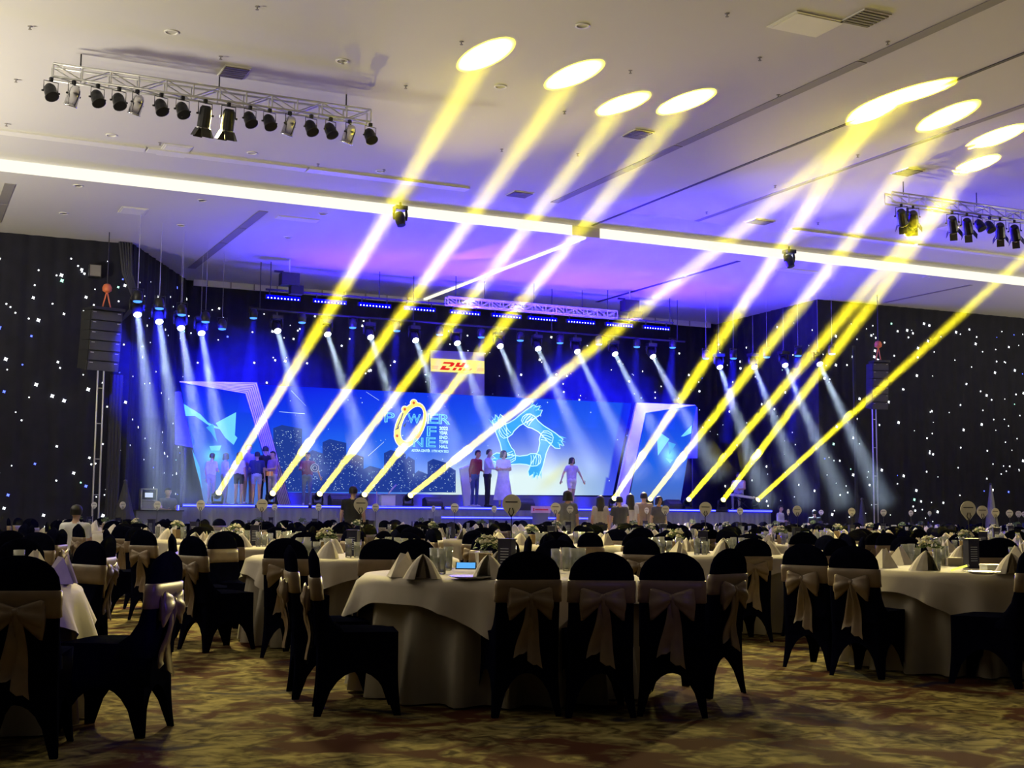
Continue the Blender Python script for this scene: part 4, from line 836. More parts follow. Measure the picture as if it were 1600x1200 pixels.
place_person('person in a white shirt and black trousers between maroon jacket and white dress', 761, 702, 36.0, FR + 1.3, top=WHITE, bottom=BLACK, shoes=BLACK, arms=('fwd', 'fwd'), sleeve='long', lean=0.05)
place_person('woman in a long white dress with folded arms on stage', 786, 704, 35.45, FR + 0.2, top=WHITE, bottom=WHITE, shoes=(0.6, 0.4, 0.35), arms=('cross', 'cross'), hair='bob', dress='long', female=True, turn=0.5)
place_person('woman in a lilac top and white shorts walking across the stage alone', 893, 715, 35.6, FR + 0.3, top=(0.55, 0.50, 0.68), bottom=WHITE, arms=('out', 'out'), hair='bob', legs='walk', shorts=True, female=True, turn=0.5)
# crew and guests on the floor
def floor_person(label, px, yh, h, face, **kw):
    d0 = h * 0.995 - EYE; dist = d0 * FOC / ((799 + (px - 800) * 0.009) - yh); p = at(px, yh, d=dist)
    for st_ in range(60):
        dd = dist + (st_ // 2) * 0.08 * (1 if st_ % 2 else -1); p = at(px, yh, d=dd)
        if min(math.hypot(p.x - 3.85 * i_, p.y - r_) for i_ in range(9) for r_ in (25.3, 28.75, 21.85)) > 1.32 and p.y < 33.2: break
    return person(label, (p.x, p.y, 0), face, h, **kw)
floor_person('guest in a black shirt seen from behind among the tables', 552, 760, 1.68, AWAY, top=BLACK, bottom=BLACK, shoes=BLACK)
floor_person('woman with a black bob and grey dress seen from behind before the stage', 887, 767, 1.62, AWAY, top=GREY, bottom=GREY, hair='bob', dress='short', female=True)
floor_person('woman in a cream top with long black hair near the steps', 938, 775, 1.58, AWAY, top=(0.55, 0.50, 0.40), bottom=BLACK, hair='long', female=True)
floor_person('short haired guest in dark grey beside the woman in cream', 968, 775, 1.56, AWAY + 0.3, top=(0.06, 0.06, 0.07), bottom=BLACK)
floor_person('woman in white with very long black hair by the stage', 985, 772, 1.64, AWAY + 0.2, top=WHITE, bottom=BLACK, hair='long', female=True)
floor_person('broad guest in a brown shirt beside the long haired woman', 1006, 770, 1.70, AWAY, top=TAN, bottom=TAN)
floor_person('child with tied hair beside the guest in brown', 1029, 776, 1.58, FR + 0.4, top=(0.10, 0.10, 0.13), bottom=BLACK, hair='bob', female=True)
p = at(266, 762, Y=34.9); person('crew member with dark hair working behind the control desk', (p.x, 35.2, 0.0), FR + 0.6, p.z / 0.995, (0.10, 0.10, 0.12), BLACK, arms=('fwd', 'fwd'))
p = at(1157, 764, Y=35.7); person('musician in a white vest seated at keys near the end of the stage', (p.x, 35.8, DECK), FR - 0.4, 1.66, (0.55, 0.55, 0.65), (0.3, 0.3, 0.4), arms=('fwd', 'fwd'), legs='sit', sleeve='none')
t = thing('stool', 'small dark stool under the musician on stage', 'stool', (p.x, 35.8, DECK)); MB().lathe([(0.17, 0.32), (0.18, 0.345), (0.17, 0.37)], seg=14).build('seat', 'speaker_case', t)
for k in range(3): q = 2 * PI * k / 3; MB().tube([(0.05 * math.cos(q), 0.05 * math.sin(q), 0.32), (0.18 * math.cos(q), 0.18 * math.sin(q), 0.01)], 0.012, 6).build('leg', 'dark_metal', t)
t = thing('keyboard', 'white keyboard on a stand before the seated musician', 'keyboard', (p.x - 0.18, 35.3, DECK)); MB().box((0, 0, 0.44), (0.9, 0.24, 0.07), Matrix.Rotation(0.12, 3, 'Y')).build('keys_case', 'white_paint', t)
for s in (-1, 1): MB().tube([(s * 0.3, 0, 0.01), (-s * 0.3, 0, 0.42)], 0.014, 6).build('stand_leg', 'dark_metal', t)
p = at(1219, 790, Y=33.6); person('waiter in a white shirt by the end of the stage', (p.x, 33.6, 0.0), FR + 0.9, p.z / 0.995, (0.65, 0.65, 0.70), BLACK, arms=('hold', 'hold'), sleeve='long')
p = at(1305, 800, Y=29.0); person('dark haired guest in black beyond the far tables', (p.x, 29.9, 0.0), AWAY, 1.30, BLACK, BLACK, arms=('down', 'down'))

# ------------------------------------------------------------------ banquet chairs
mat('cover_black', (0.0030, 0.0034, 0.0120), 0.9, noise=(14.0, 0.8, 1.2), spec=0.0)
mat('sash_champagne', (0.22, 0.16, 0.105), 0.38, noise=(9.0, 0.8, 1.15)); mat('chair_leg', (0.25, 0.25, 0.27), 0.35, 0.7)
def back_w(z): return 0.192 if z < 0.80 else 0.192 * math.sqrt(max(0.0, 1 - ((z - 0.80) / 0.152) ** 2) ** 0.9 + 1e-6)
def back_y(z): return -0.215 - 0.10 * max(0.0, z - 0.44)
def chair_cover():
    mb = MB(); N = 12
    # seat and stretched skirt: four sides, each an arch between two legs
    hw, y0, y1, zt = 0.188, -0.225, 0.235, 0.475
    cs = [(-hw, y0), (hw, y0), (hw, y1), (-hw, y1)]
    ring = []
    for s in range(4):
        a, b = Vector((*cs[s], 0)), Vector((*cs[(s + 1) % 4], 0))
        for i in range(N): ring.append((a.lerp(b, i / N), i / N))
    rows = 7; n = len(ring); vs, fs = [], []
    for r in range(rows + 1):
        for p, u in ring:
            c = abs(2 * u - 1); hem = 0.0 if c > 0.80 else 0.25 * math.sqrt(1 - (c / 0.80) ** 2)
            v = r / rows; z = zt + (hem - zt) * v; fl = 1.0 + 0.09 * max(0.0, (0.30 - z) / 0.30) ** 2; pinch = 1.0 - 0.05 * math.sin(PI * min(1, v)) * (1 - c)
            vs.append((p.x * fl * pinch, p.y * fl * pinch, z))
    for r in range(rows):
        for i in range(n): fs.append((r * n + i, (r + 1) * n + i, (r + 1) * n + (i + 1) % n, r * n + (i + 1) % n))
    mb.add(vs, fs)
    top = []; g = 6
    for j in range(g + 1):
        for i in range(g + 1):
            u, v = i / g, j / g; top.append((-hw + 2 * hw * u, y0 + (y1 - y0) * v, zt + 0.018 * (1 - (2 * u - 1) ** 4) * (1 - (2 * v - 1) ** 4)))
    mb.add(top, [(j * (g + 1) + i, j * (g + 1) + i + 1, (j + 1) * (g + 1) + i + 1, (j + 1) * (g + 1) + i) for j in range(g) for i in range(g)])
    # backrest: rounded slab that sweeps into the seat
    zs = [0.40, 0.48, 0.52, 0.58, 0.66, 0.74, 0.80, 0.85, 0.89, 0.92, 0.942, 0.951]; vs, fs = [], []; M = 16
    for z in zs:
        w_ = max(back_w(z), 0.012); yb = back_y(z); th = 0.032 * (1 if z < 0.9 else max(0.25, (0.956 - z) / 0.056)); sweep = 0.13 * math.exp(-max(0, z - 0.47) / 0.06) if z < 0.75 else 0
        for k in range(M):
            q = 2 * PI * k / M; cx, sy = math.cos(q), math.sin(q); x = w_ * math.copysign(abs(cx) ** 0.35, cx); y = th * math.copysign(abs(sy) ** 0.6, sy); vs.append((x, yb + y + (sweep if sy > 0.1 else 0), z))
    for r in range(len(zs) - 1):
        for k in range(M): fs.append((r * M + k, r * M + (k + 1) % M, (r + 1) * M + (k + 1) % M, (r + 1) * M + k))
    fs.append(tuple((len(zs) - 1) * M + k for k in range(M))); mb.add(vs, fs)
    return mb.mesh('cover', 'cover_black', True)
def sash_mesh():
    mb = MB(); M = 24; zs = [0.655, 0.66, 0.70, 0.74, 0.782, 0.787]; vs, fs = [], []
    for r, z in enumerate(zs):
        gr = -0.004 if r in (0, 5) else 0.004 + 0.002 * (r % 2)
        for k in range(M):
            q = 2 * PI * k / M; cx, sy = math.cos(q), math.sin(q); x = (back_w(z) + gr + 0.004) * math.copysign(abs(cx) ** 0.35, cx); y = (0.036 + gr) * math.copysign(abs(sy) ** 0.6, sy); vs.append((x, back_y(z) + y, z))
    for r in range(len(zs) - 1):
        for k in range(M): fs.append((r * M + k, r * M + (k + 1) % M, (r + 1) * M + (k + 1) % M, (r + 1) * M + k))
    return mb.add(vs, fs).mesh('sash', 'sash_champagne', True)
def bow_loop(s):
    mb = MB(); A, B = 8, 24; vs, fs = [], []; c = Vector((0, back_y(0.69) - 0.055, 0.685))
    for i in range(A + 1):
        u = i / A; x = s * 0.135 * u; hh = 0.020 + 0.070 * u ** 0.8 * (1 if u < 0.9 else 0.86); dz = -0.035 * u; th = 0.014 + 0.020 * math.sin(PI * min(1, u * 0.9 + 0.05))
        for k in range(B):
            q = 2 * PI * k / B; pl = 1 + 0.22 * math.cos(5 * q + 0.6) * (0.35 + 0.65 * u); vs.append(c + Vector((x * (1 - 0.06 * abs(math.sin(q))), -th * math.cos(q) * pl, dz + hh * math.sin(q) * pl)))
    for i in range(A):
        for k in range(B): fs.append((i * B + k, i * B + (k + 1) % B, (i + 1) * B + (k + 1) % B, (i + 1) * B + k))
    fs.append(tuple(A * B + k for k in range(B))); return mb.add(vs, fs).mesh('bow_loop', 'sash_champagne', True)
def bow_tail(s):
    mb = MB(); n = 9; vs, fs = [], []
    for i in range(n + 1):
        u = i / n; z = 0.68 - (0.40 if s > 0 else 0.34) * u; w_ = 0.018 + 0.026 * u; x = s * (0.006 + 0.034 * u) + 0.008 * math.sin(5 * u); y = back_y(max(z, 0.44)) - 0.062 - 0.012 * math.sin(7 * u + s)
        zl, zr = (z + 0.045, z) if (i == n and s > 0) else (z, z + 0.045) if i == n else (z, z)
        for (xx, yy, zz) in ((x - w_, y, zl), (x - w_ * 0.3, y - 0.012, (zl + zr) / 2), (x + w_ * 0.3, y + 0.006, (zl + zr) / 2), (x + w_, y, zr)): vs.append((xx, yy, zz))
    m = len(vs); vs += [(x, y + 0.006, z) for x, y, z in vs]
    for i in range(n):
        for k in range(3):
            fs.append((i * 4 + k, (i + 1) * 4 + k, (i + 1) * 4 + k + 1, i * 4 + k + 1)); fs.append((m + i * 4 + k, m + i * 4 + k + 1, m + (i + 1) * 4 + k + 1, m + (i + 1) * 4 + k))
    return mb.add(vs, fs).mesh('bow_tail', 'sash_champagne', True)
def knot_mesh(): return MB().ball((0, back_y(0.69) - 0.062, 0.685), (0.024, 0.020, 0.026), 10, 7).mesh('bow_knot', 'sash_champagne', True)
CH = dict(cover=chair_cover(), sash=sash_mesh(), la=bow_loop(-1), lb=bow_loop(1), ta=bow_tail(-1), tb=bow_tail(1), knot=knot_mesh(), leg=MB().tube([(0, 0, 0.0), (0, 0, 0.06)], 0.014, 6).mesh('leg_tip', 'chair_leg'))
def chair(x, y, face, label, group, parts=2, bow=True):
    """face: the direction (radians from +X) the sitter looks"""
    t = thing('banquet_chair', label, 'chair', (x, y, 0.0), face - PI / 2, group); put(CH['cover'], 'cover', t); s = put(CH['sash'], 'sash', t)
    if bow:
        for k, nm in (('la', 'bow_loop'), ('lb', 'bow_loop'), ('ta', 'bow_tail'), ('tb', 'bow_tail'), ('knot', 'bow_knot')): put(CH[k], nm, s)
    return t

# ------------------------------------------------------------------ tables
mat('cloth_beige', (0.36, 0.32, 0.25), 0.75, noise=(6.0, 0.94, 1.05), sheen=0.15); mat('cloth_cream', (0.44, 0.39, 0.32), 0.7, noise=(6.0, 0.94, 1.05), sheen=0.15); mat('wood_ply', (0.3, 0.2, 0.1), 0.6)
mat('napkin_cloth', (0.66, 0.60, 0.53), 0.7, noise=(20.0, 0.93, 1.05)); mat('card_navy', (0.008, 0.010, 0.055), 0.45); mat('card_print', (0.45, 0.5, 0.65), 0.6); mat('disc_white', (0.85, 0.84, 0.80), 0.5); mat('pot_kraft', (0.34, 0.24, 0.12), 0.8, noise=(12, 0.85, 1.1))
mat('leaf_green', (0.07, 0.12, 0.025), 0.6); mat('bloom_cream', (0.78, 0.74, 0.55), 0.7); mat('porcelain', (0.78, 0.78, 0.78), 0.2); mat('tray_white', (0.65, 0.68, 0.66), 0.4)
def glass_mat():
    m = bpy.data.materials.new('drinking_glass'); m.use_nodes = True; nt = m.node_tree; nt.nodes.clear(); o = nt.nodes.new('ShaderNodeOutputMaterial')
    tr = nt.nodes.new('ShaderNodeBsdfTransparent'); tr.inputs[0].default_value = (0.90, 0.92, 0.93, 1); gl = nt.nodes.new('ShaderNodeBsdfGlossy'); gl.inputs['Roughness'].default_value = 0.08; fr_ = nt.nodes.new('ShaderNodeFresnel'); fr_.inputs[0].default_value = 1.75
    mx = nt.nodes.new('ShaderNodeMixShader'); nt.links.new(fr_.outputs[0], mx.inputs[0]); nt.links.new(tr.outputs[0], mx.inputs[1]); nt.links.new(gl.outputs[0], mx.inputs[2]); df = nt.nodes.new('ShaderNodeBsdfTranslucent'); df.inputs[0].default_value = (0.9, 0.92, 0.95, 1); m2 = nt.nodes.new('ShaderNodeMixShader'); m2.inputs[0].default_value = 0.07; nt.links.new(mx.outputs[0], m2.inputs[1]); nt.links.new(df.outputs[0], m2.inputs[2]); nt.links.new(m2.outputs[0], o.inputs['Surface']); MATS['drinking_glass'] = m
glass_mat()
TZ = 0.75
def table_cloth_mesh(seed):
    rnd = random.Random(seed); n = 120; rows = [(0.0, TZ + .004), (0.5, TZ + .004), (0.86, TZ + .004), (0.905, TZ - 0.002), (0.925, TZ - 0.03), (0.93, 0.60), (0.935, 0.42), (0.945, 0.22), (0.955, 0.012)]
    ph = [rnd.uniform(0, 6.28) for _ in range(4)]; nf = rnd.choice((19, 21, 23)); vs, fs = [], []
    for r, z in rows[1:]:
        t = max(0.0, (TZ - 0.03 - z) / 0.72)
        for k in range(n):
            q = 2 * PI * k / n; w_ = math.sin(nf * q + ph[0] + 0.8 * math.sin(3 * q + ph[1])); f = (0.085 * (0.5 + 0.5 * w_) ** 1.3 * 2 - 0.075) * t ** 0.7; rr = r + f + 0.02 * t * math.sin(5 * q + ph[2]); vs.append((rr * math.cos(q), rr * math.sin(q), z))
    for i in range(len(rows) - 2):
        for k in range(n): fs.append((i * n + k, i * n + (k + 1) % n, (i + 1) * n + (k + 1) % n, (i + 1) * n + k))
    c = len(vs); vs.append((0, 0, TZ + .004)); fs += [(c, (k + 1) % n, k) for k in range(n)]
    mb = MB().add(vs, [f[::-1] for f in fs]); return mb.mesh('tablecloth', 'cloth_beige', True)
def overlay_mesh(seed):
    rnd = random.Random(seed); n = 128; vs, fs = [], []; R = 0.93; rows = 7; ph = rnd.uniform(0, 6)
    for i in range(4):
        r = (0.25, 0.55, 0.86, 0.915)[i]
        for k in range(n): q = 2 * PI * k / n; vs.append((r * math.cos(q), r * math.sin(q), TZ + 0.010 - (0.004 if i == 3 else 0)))
    for i in range(1, rows + 1):
        for k in range(n):
            q = 2 * PI * k / n; a = (q % (PI / 2)) - PI / 4; side = 1.06 / math.cos(PI / 4 - abs(a)) if True else 0
            drop = 0.15 + 0.26 * max(0.0, 1 - abs(a) / 0.62) ** 1.5; t = i / rows; fold = 0.030 * t * (0.6 + drop) * math.sin(9 * a * 2 + ph) + 0.02 * t * math.cos(4 * a)
            rr = R + 0.030 + 0.055 * t + fold * (0.4 + 1.6 * (abs(a) < 0.45)); rr = max(rr, R + 0.035 + 0.045 * t); vs.append((rr * math.cos(q), rr * math.sin(q), TZ + 0.004 - drop * t))
    for i in range(rows + 3):
        for k in range(n): fs.append((i * n + k, (i + 1) * n + k, (i + 1) * n + (k + 1) % n, i * n + (k + 1) % n))
    c = len(vs); vs.append((0, 0, TZ + .010)); fs += [(c, k, (k + 1) % n) for k in range(n)]
    return MB().add(vs, fs).mesh('table_overlay', 'cloth_cream', True)
CLOTHS = [table_cloth_mesh(s) for s in (1, 2, 3)]; OVERS = [overlay_mesh(s) for s in (4, 5)]
TOPM = MB().lathe([(0.89, 0.715), (0.895, 0.73), (0.89, 0.745)], seg=40).mesh('tabletop', 'wood_ply'); PEDM = MB().lathe([(0.35, 0.004), (0.35, 0.03), (0.05, 0.05), (0.05, 0.68), (0.2, 0.712)], seg=16).mesh('pedestal', 'dark_metal')
def napkin_mesh(kind):
    """folded napkins: a leaning tent with a crease, or a rolled cone that opens at the front"""
    mb = MB()
    if kind == 0:
        A, B, C_, D_, T_ = (-0.12, 0.03, 0), (0.12, 0.04, 0), (0.03, -0.11, 0), (0.0, 0.12, 0), (0.0, 0.02, 0.15)
        T2 = (0.035, 0.03, 0.143); mb.add([A, C_, B, D_, T_, T2], [(0, 1, 4), (1, 5, 4), (1, 2, 5), (2, 3, 5), (5, 3, 4), (3, 0, 4), (0, 3, 2, 1)])
        mb.add([(-0.10, 0.05, 0.002), (0.10, 0.075, 0.002), (0.02, 0.065, 0.156), (-0.10, 0.058, 0.002), (0.10, 0.083, 0.002), (0.02, 0.072, 0.156)], [(0, 1, 2), (5, 4, 3), (0, 3, 4, 1), (1, 4, 5, 2), (2, 5, 3, 0)])
    else:
        n = 14; vs = []; fs = []
        for i in range(6):
            t = i / 5; z = 0.145 * (1 - (1 - t) ** 1.3) if i < 5 else 0.15
            for k in range(n):
                q = -PI / 2 + 0.45 + (2 * PI - 0.9) * k / (n - 1); r = 0.10 * (1 - t) ** 0.85 + 0.006; vs.append((r * math.cos(q) * 1.15, r * math.sin(q) - 0.03 * t, z))
        for i in range(5):
            for k in range(n - 1): fs.append((i * n + k, i * n + k + 1, (i + 1) * n + k + 1, (i + 1) * n + k))
        m = len(vs); vs += [(x * 0.9, y * 0.9 + 0.002, z * 0.985) for x, y, z in vs]
        for i in range(5):
            for k in range(n - 1): fs.append((m + i * n + k, m + (i + 1) * n + k, m + (i + 1) * n + k + 1, m + i * n + k + 1))
        mb.add(vs, fs); mb.add([(-0.02, 0.0, 0.002), (0.025, -0.005, 0.002), (0.004, -0.045, 0.12), (-0.02, 0.006, 0.002), (0.025, 0.001, 0.002), (0.004, -0.04, 0.12)], [(0, 1, 2), (5, 4, 3), (0, 3, 4, 1), (1, 4, 5, 2), (2, 5, 3, 0)])
    return mb.mesh('napkin', 'napkin_cloth')
NAP = [napkin_mesh(0), napkin_mesh(1)]
GLASS = [MB().lathe([(0.024, 0.0), (0.028, 0.004), (0.033, hh), (0.0315, hh), (0.027, 0.012), (0.0, 0.011)], seg=14, capt=False).mesh('glass', 'drinking_glass', True) for hh in (0.165, 0.135)]
PLATE = MB().lathe([(0.0, 0.0), (0.07, 0.0), (0.075, 0.004), (0.13, 0.016), (0.13, 0.020), (0.07, 0.008), (0.0, 0.008)], seg=24, capb=False, capt=False).mesh('plate', 'porcelain', True)
SIGN = dict(base=MB().lathe([(0.045, 0.0), (0.045, 0.012), (0.012, 0.018)], seg=12).mesh('base', 'dark_metal'), rod=MB().tube([(0, 0, 0.01), (0, 0, 0.395)], 0.004, 6).mesh('rod', 'dark_metal'),
    clip=MB().tube([(0.0, -0.008, 0.38), (-0.018, -0.008, 0.412), (-0.008, -0.008, 0.442)], 0.004, 5).tube([(0.0, -0.008, 0.38), (0.018, -0.008, 0.412), (0.008, -0.008, 0.442)], 0.004, 5).mesh('clip', 'dark_metal'))
def disc_mesh(m):
    pts = [(0.066 * math.cos(a), 0.470 + 0.066 * math.sin(a)) for a in [math.radians(-35 + 10 * k) for k in range(26)]] + [(-0.012, 0.382), (0.012, 0.382)]
    return MB().prism(pts, 0.004, lambda u, v, q: (u, q, v)).mesh('disc', m, fix=True)
SIGN['disc'] = disc_mesh('disc_white'); SIGN['line'] = MB().box((0, -0.001, 0.483), (0.085, 0.003, 0.007)).mesh('lettering', 'card_navy')
CARD = dict(body=MB().box((0, 0, 0.115), (0.10, 0.07, 0.23)).mesh('card_box', 'card_navy'), line=MB().box((0, 0, 0), (0.06, 0.003, 0.005)).mesh('lettering', 'card_print'), rim=MB().box((0, 0, 0.232), (0.115, 0.08, 0.008)).mesh('rim', 'black_metal'))
def vase_meshes():
    out = []
    for s in (1, 2, 3):
        r = random.Random(s); lf = MB(); bl = []
        for _ in range(60):
            a, e, rr = r.uniform(0, 2 * PI), r.uniform(0.1, 1.35), r.uniform(0.05, 0.105); c = Vector((math.cos(a) * math.cos(e) * rr, math.sin(a) * math.cos(e) * rr, 0.145 + math.sin(e) * rr)); t = Vector((r.uniform(-1, 1), r.uniform(-1, 1), r.uniform(-.3, 1))).normalized(); w_ = t.orthogonal().normalized() * 0.010; n_ = t.cross(w_).normalized() * 0.003
            lf.add([c - t * 0.025, c + w_, c + t * 0.03, c - w_, c + n_, c - n_], [(0, 1, 4), (1, 2, 4), (2, 3, 4), (3, 0, 4), (1, 0, 5), (2, 1, 5), (3, 2, 5), (0, 3, 5)])
        for _ in range(9):
            a, e = r.uniform(0, 2 * PI), r.uniform(0.3, 1.4); bl.append(Vector((math.cos(a) * math.cos(e) * 0.09, math.sin(a) * math.cos(e) * 0.09, 0.15 + math.sin(e) * 0.095)))
        out.append((lf.mesh('foliage', 'leaf_green'), bl))
    return out
VASE = vase_meshes(); POT = MB().prism([(-0.045, -0.045), (0.045, -0.045), (0.045, 0.045), (-0.045, 0.045)], 0.125, lambda u, v, q: (u * (0.92 + 0.6 * q), v * (0.92 + 0.6 * q), q)).mesh('pot', 'pot_kraft', fix=True)
_bm = MB()
for k in range(6): _bm.ball((0.014 * math.cos(k * 1.05), 0.014 * math.sin(k * 1.05), 0), (0.013, 0.013, 0.008), 6, 4)
_bm.ball((0, 0, 0.006), 0.012, 6, 5); BLOOM = _bm.mesh('bloom', 'bloom_cream', True)
ROWW = ['front', 'second', 'third', 'fourth', 'fifth', 'sixth', 'last']; COLW = ['first', 'second', 'third', 'fourth', 'fifth', 'sixth', 'seventh', 'eighth', 'ninth']
N = dict(napkin=0, glass=0, chair=0)
def seen(p, m=60): x, y, d = to_px(p); return -m < x < 1600 + m and d > 0
ROWS = [7.9, 11.5, 14.95, 18.4, 21.85, 25.3, 28.75]
def table(i, j):
    x, y = 3.85 * i + random.uniform(-.05, .05) * (j > 0), ROWS[j] + random.uniform(-.05, .05) * (j > 0)
    if i == 0: x = 0.1
    if j == 0: x = (0.05, 3.75, 7.8)[i]; y = (7.93, 8.05, 7.93)[i]
    where = '%s row table, %s from the side curtain' % (ROWW[j], COLW[i]); tn = where
    vis = seen(Vector((x, y, TZ)), 0) or j == 0
    t = thing('banquet_table', 'round banquet table, ' + tn, 'table', (x, y, 0), 0, 'round banquet tables'); put(TOPM, 'tabletop', t); put(PEDM, 'pedestal', t)
    a = random.uniform(0, 6); c = put(CLOTHS[(i + j) % 3], 'tablecloth', None, (x, y, 0), a); tag(c, 'floor length beige cloth, ' + tn, 'tablecloth', 'beige tablecloths')
    oa = {(1, 0): 0.42, (2, 0): 0.1, (0, 0): 0.5}.get((i, j), random.uniform(0, 1.57)); o = put(OVERS[(i * 3 + j) % 2], 'table_overlay', None, (x, y, 0), oa); tag(o, 'cream overlay, ' + tn, 'table overlay', 'cream table overlays')
    return x, y, where, tn
def sign(x, y, rz, label):
    t = thing('table_sign', label, 'table sign', (x, y, TZ + 0.0105), rz, 'disc signs on the tables')
    for k, nm in (('base', 'base'), ('rod', 'rod'), ('clip', 'clip'), ('disc', 'disc')): o = put(SIGN[k], nm, t)
    put(SIGN['line'], 'lettering', o)
def card(x, y, rz, label):
    t = thing('menu_card_box', label, 'menu card', (x, y, TZ + 0.0105), rz, 'navy card boxes on the tables'); b = put(CARD['body'], 'card_box', t); put(CARD['rim'], 'rim', t)
    for k in range(7): put(CARD['line'], 'lettering', b, (0, -0.0365, 0.06 + 0.018 * k))
def vase(x, y, v, label, blooms=True):
    t = thing('flower_pot', label, 'flower pot', (x, y, TZ + 0.0105), random.uniform(0, 1.5), 'flower pots on the tables'); put(POT, 'pot', t); f = put(VASE[v][0], 'foliage', t); f['kind'] = 'stuff'
    for b in (VASE[v][1] if blooms else ()): o = put(BLOOM, 'bloom', t, b); o.rotation_euler = b.to_track_quat('Z', 'Y').to_euler()
def napkin(x, y, k, rz, label, grp): o = put(NAP[k], 'folded_napkin', None, (x, y, TZ + 0.0105), rz); tag(o, label, 'napkin', grp); N['napkin'] += 1
def glass(x, y, k, label, grp): o = put(GLASS[k], 'drinking_glass', None, (x, y, TZ + 0.0105)); tag(o, label, 'glass', grp); N['glass'] += 1
def plate(x, y, label, grp): o = put(PLATE, 'dinner_plate', None, (x, y, TZ + 0.0105)); tag(o, label, 'plate', grp)
# seated guests by the side curtain
p = at(118, 818, d=19.0); person('guest in a white shirt seated at a table by the side curtain', (p.x, p.y, 0.0), AWAY, 1.62, WHITE, BLACK, legs='sit')
t = thing('stool', 'low black stool under the seated guest in white', 'stool', (p.x, p.y, 0)); MB().lathe([(0.17, 0.335), (0.18, 0.35), (0.17, 0.365)], seg=14).build('seat', 'speaker_case', t)
for k in range(3): q = 2 * PI * k / 3; MB().tube([(0.05 * math.cos(q), 0.05 * math.sin(q), 0.335), (0.18 * math.cos(q), 0.18 * math.sin(q), 0.01)], 0.012, 6).build('leg', 'dark_metal', t)
CAMDIR = math.atan2(0.9, 0.43)
def side_word(a):
    d = (a - CAMDIR + PI) % (2 * PI) - PI
    return 'far side' if abs(d) < 0.8 else 'near side' if abs(d) > 2.35 else 'left side' if d > 0 else 'right side'
TABLES = []
for j in range(7):
    for i in range(0, 9):
        xx, yy = 3.85 * i, ROWS[j]; px = to_px(Vector((xx, yy, TZ)))[0]; ext = 1.55 * FOC / max(1, (xx * 0.43 + yy * 0.9))
        if j == 0 and i > 2 or px - ext > 1600 or px + ext < 0: continue
        TABLES.append((i, j))
for (i, j) in TABLES:
    x, y, where, tn = table(i, j); near = j == 0; c0 = random.uniform(0, 0.6)
    # centre pieces
    if i > 0:
        ca = AWAY + random.uniform(-.25, .25) if j < 5 else AWAY + random.uniform(-0.9, 0.9)
        sign(x + (0.08 if j else 0.10), y + 0.05, ca, 'disc sign on a thin stand, ' + tn)
        card(x - 0.02 if j else x + 0.02, y - 0.05, ca + random.uniform(-.4, .4), 'navy printed card box, ' + tn)
        vase(x - 0.23 if j or i != 1 else x + 0.05, y + 0.02 + 0.06 * (i % 3) if j or i != 1 else y + 0.36, (i + j) % 3, 'kraft pot of cream flowers, ' + tn, j < 5)
    # place settings
    if not near:
        m = 10; stepk = 1 if j < 4 else 2; naps, gls = [], []
        for k in range(0, m, stepk):
            a = c0 + 2 * PI * k / m; q = Vector((x + 0.70 * math.cos(a), y + 0.70 * math.sin(a), TZ))
            if seen(q, 5):
                naps.append((to_px(q)[0], q.x, q.y, (k + i) % 2))
                b = a + 0.25; gls.append((x + 0.50 * math.cos(b), y + 0.50 * math.sin(b), k % 2))
                if j < 3:
                    gls.append((x + 0.44 * math.cos(b + .16), y + 0.44 * math.sin(b + .16), (k + 1) % 2))
        for q, (_, nx_, ny_, kd) in enumerate(sorted(naps)): napkin(nx_, ny_, kd, random.uniform(0, 6), 'folded pale napkin, %s from the left, %s' % (ORD[q], tn), 'napkins, ' + tn)
        for q, (_, gx, gy, kd) in enumerate(sorted((to_px(Vector((g[0], g[1], TZ)))[0], *g) for g in gls)): glass(gx, gy, kd, 'clear glass, %s from the left, %s' % ((ORD + ['seventeenth', 'eighteenth', 'nineteenth', 'twentieth'])[q], tn), 'glasses, ' + tn)
    # chairs
    if not near:
        m = 10; chs = []
        for k in range(m):
            a = c0 + 2 * PI * k / m; r = 1.37 + random.uniform(-.02, .02); q = Vector((x + r * math.cos(a), y + r * math.sin(a), 0.6))
            if not seen(q, 45): continue
            nearest = min(math.hypot(q.x - p.location.x, q.y - p.location.y) for p in COL.objects if p.name.startswith('person') and p.parent is None)
            if nearest < 0.55: continue
            sd = side_word(a)
            if sd == 'far side' and j > 2 and k % 2: continue
            chs.append((sd, to_px(q)[0], q.x, q.y, a + PI + random.uniform(-.12, .12))); N['chair'] += 1
        cnt = {}
        for sd, _, cx, cy, ca in sorted(chs):
            cnt[sd] = cnt.get(sd, 0) + 1
            chair(cx, cy, ca, 'black chair, %s on the %s, %s' % (ORD[cnt[sd] - 1], sd, tn), 'chairs, ' + tn, 1, j < 5 or sd == 'near side')
# chairs of the front row tables, set one by one
def front_chair(px, d, face_deg, label, bow=True):
    p = at(px, 900, d=d); f = CAMDIR - math.radians(face_deg); chair(p.x + 0.25 * math.cos(f), p.y + 0.25 * math.sin(f), f, label, 'front row chairs', 2, bow)
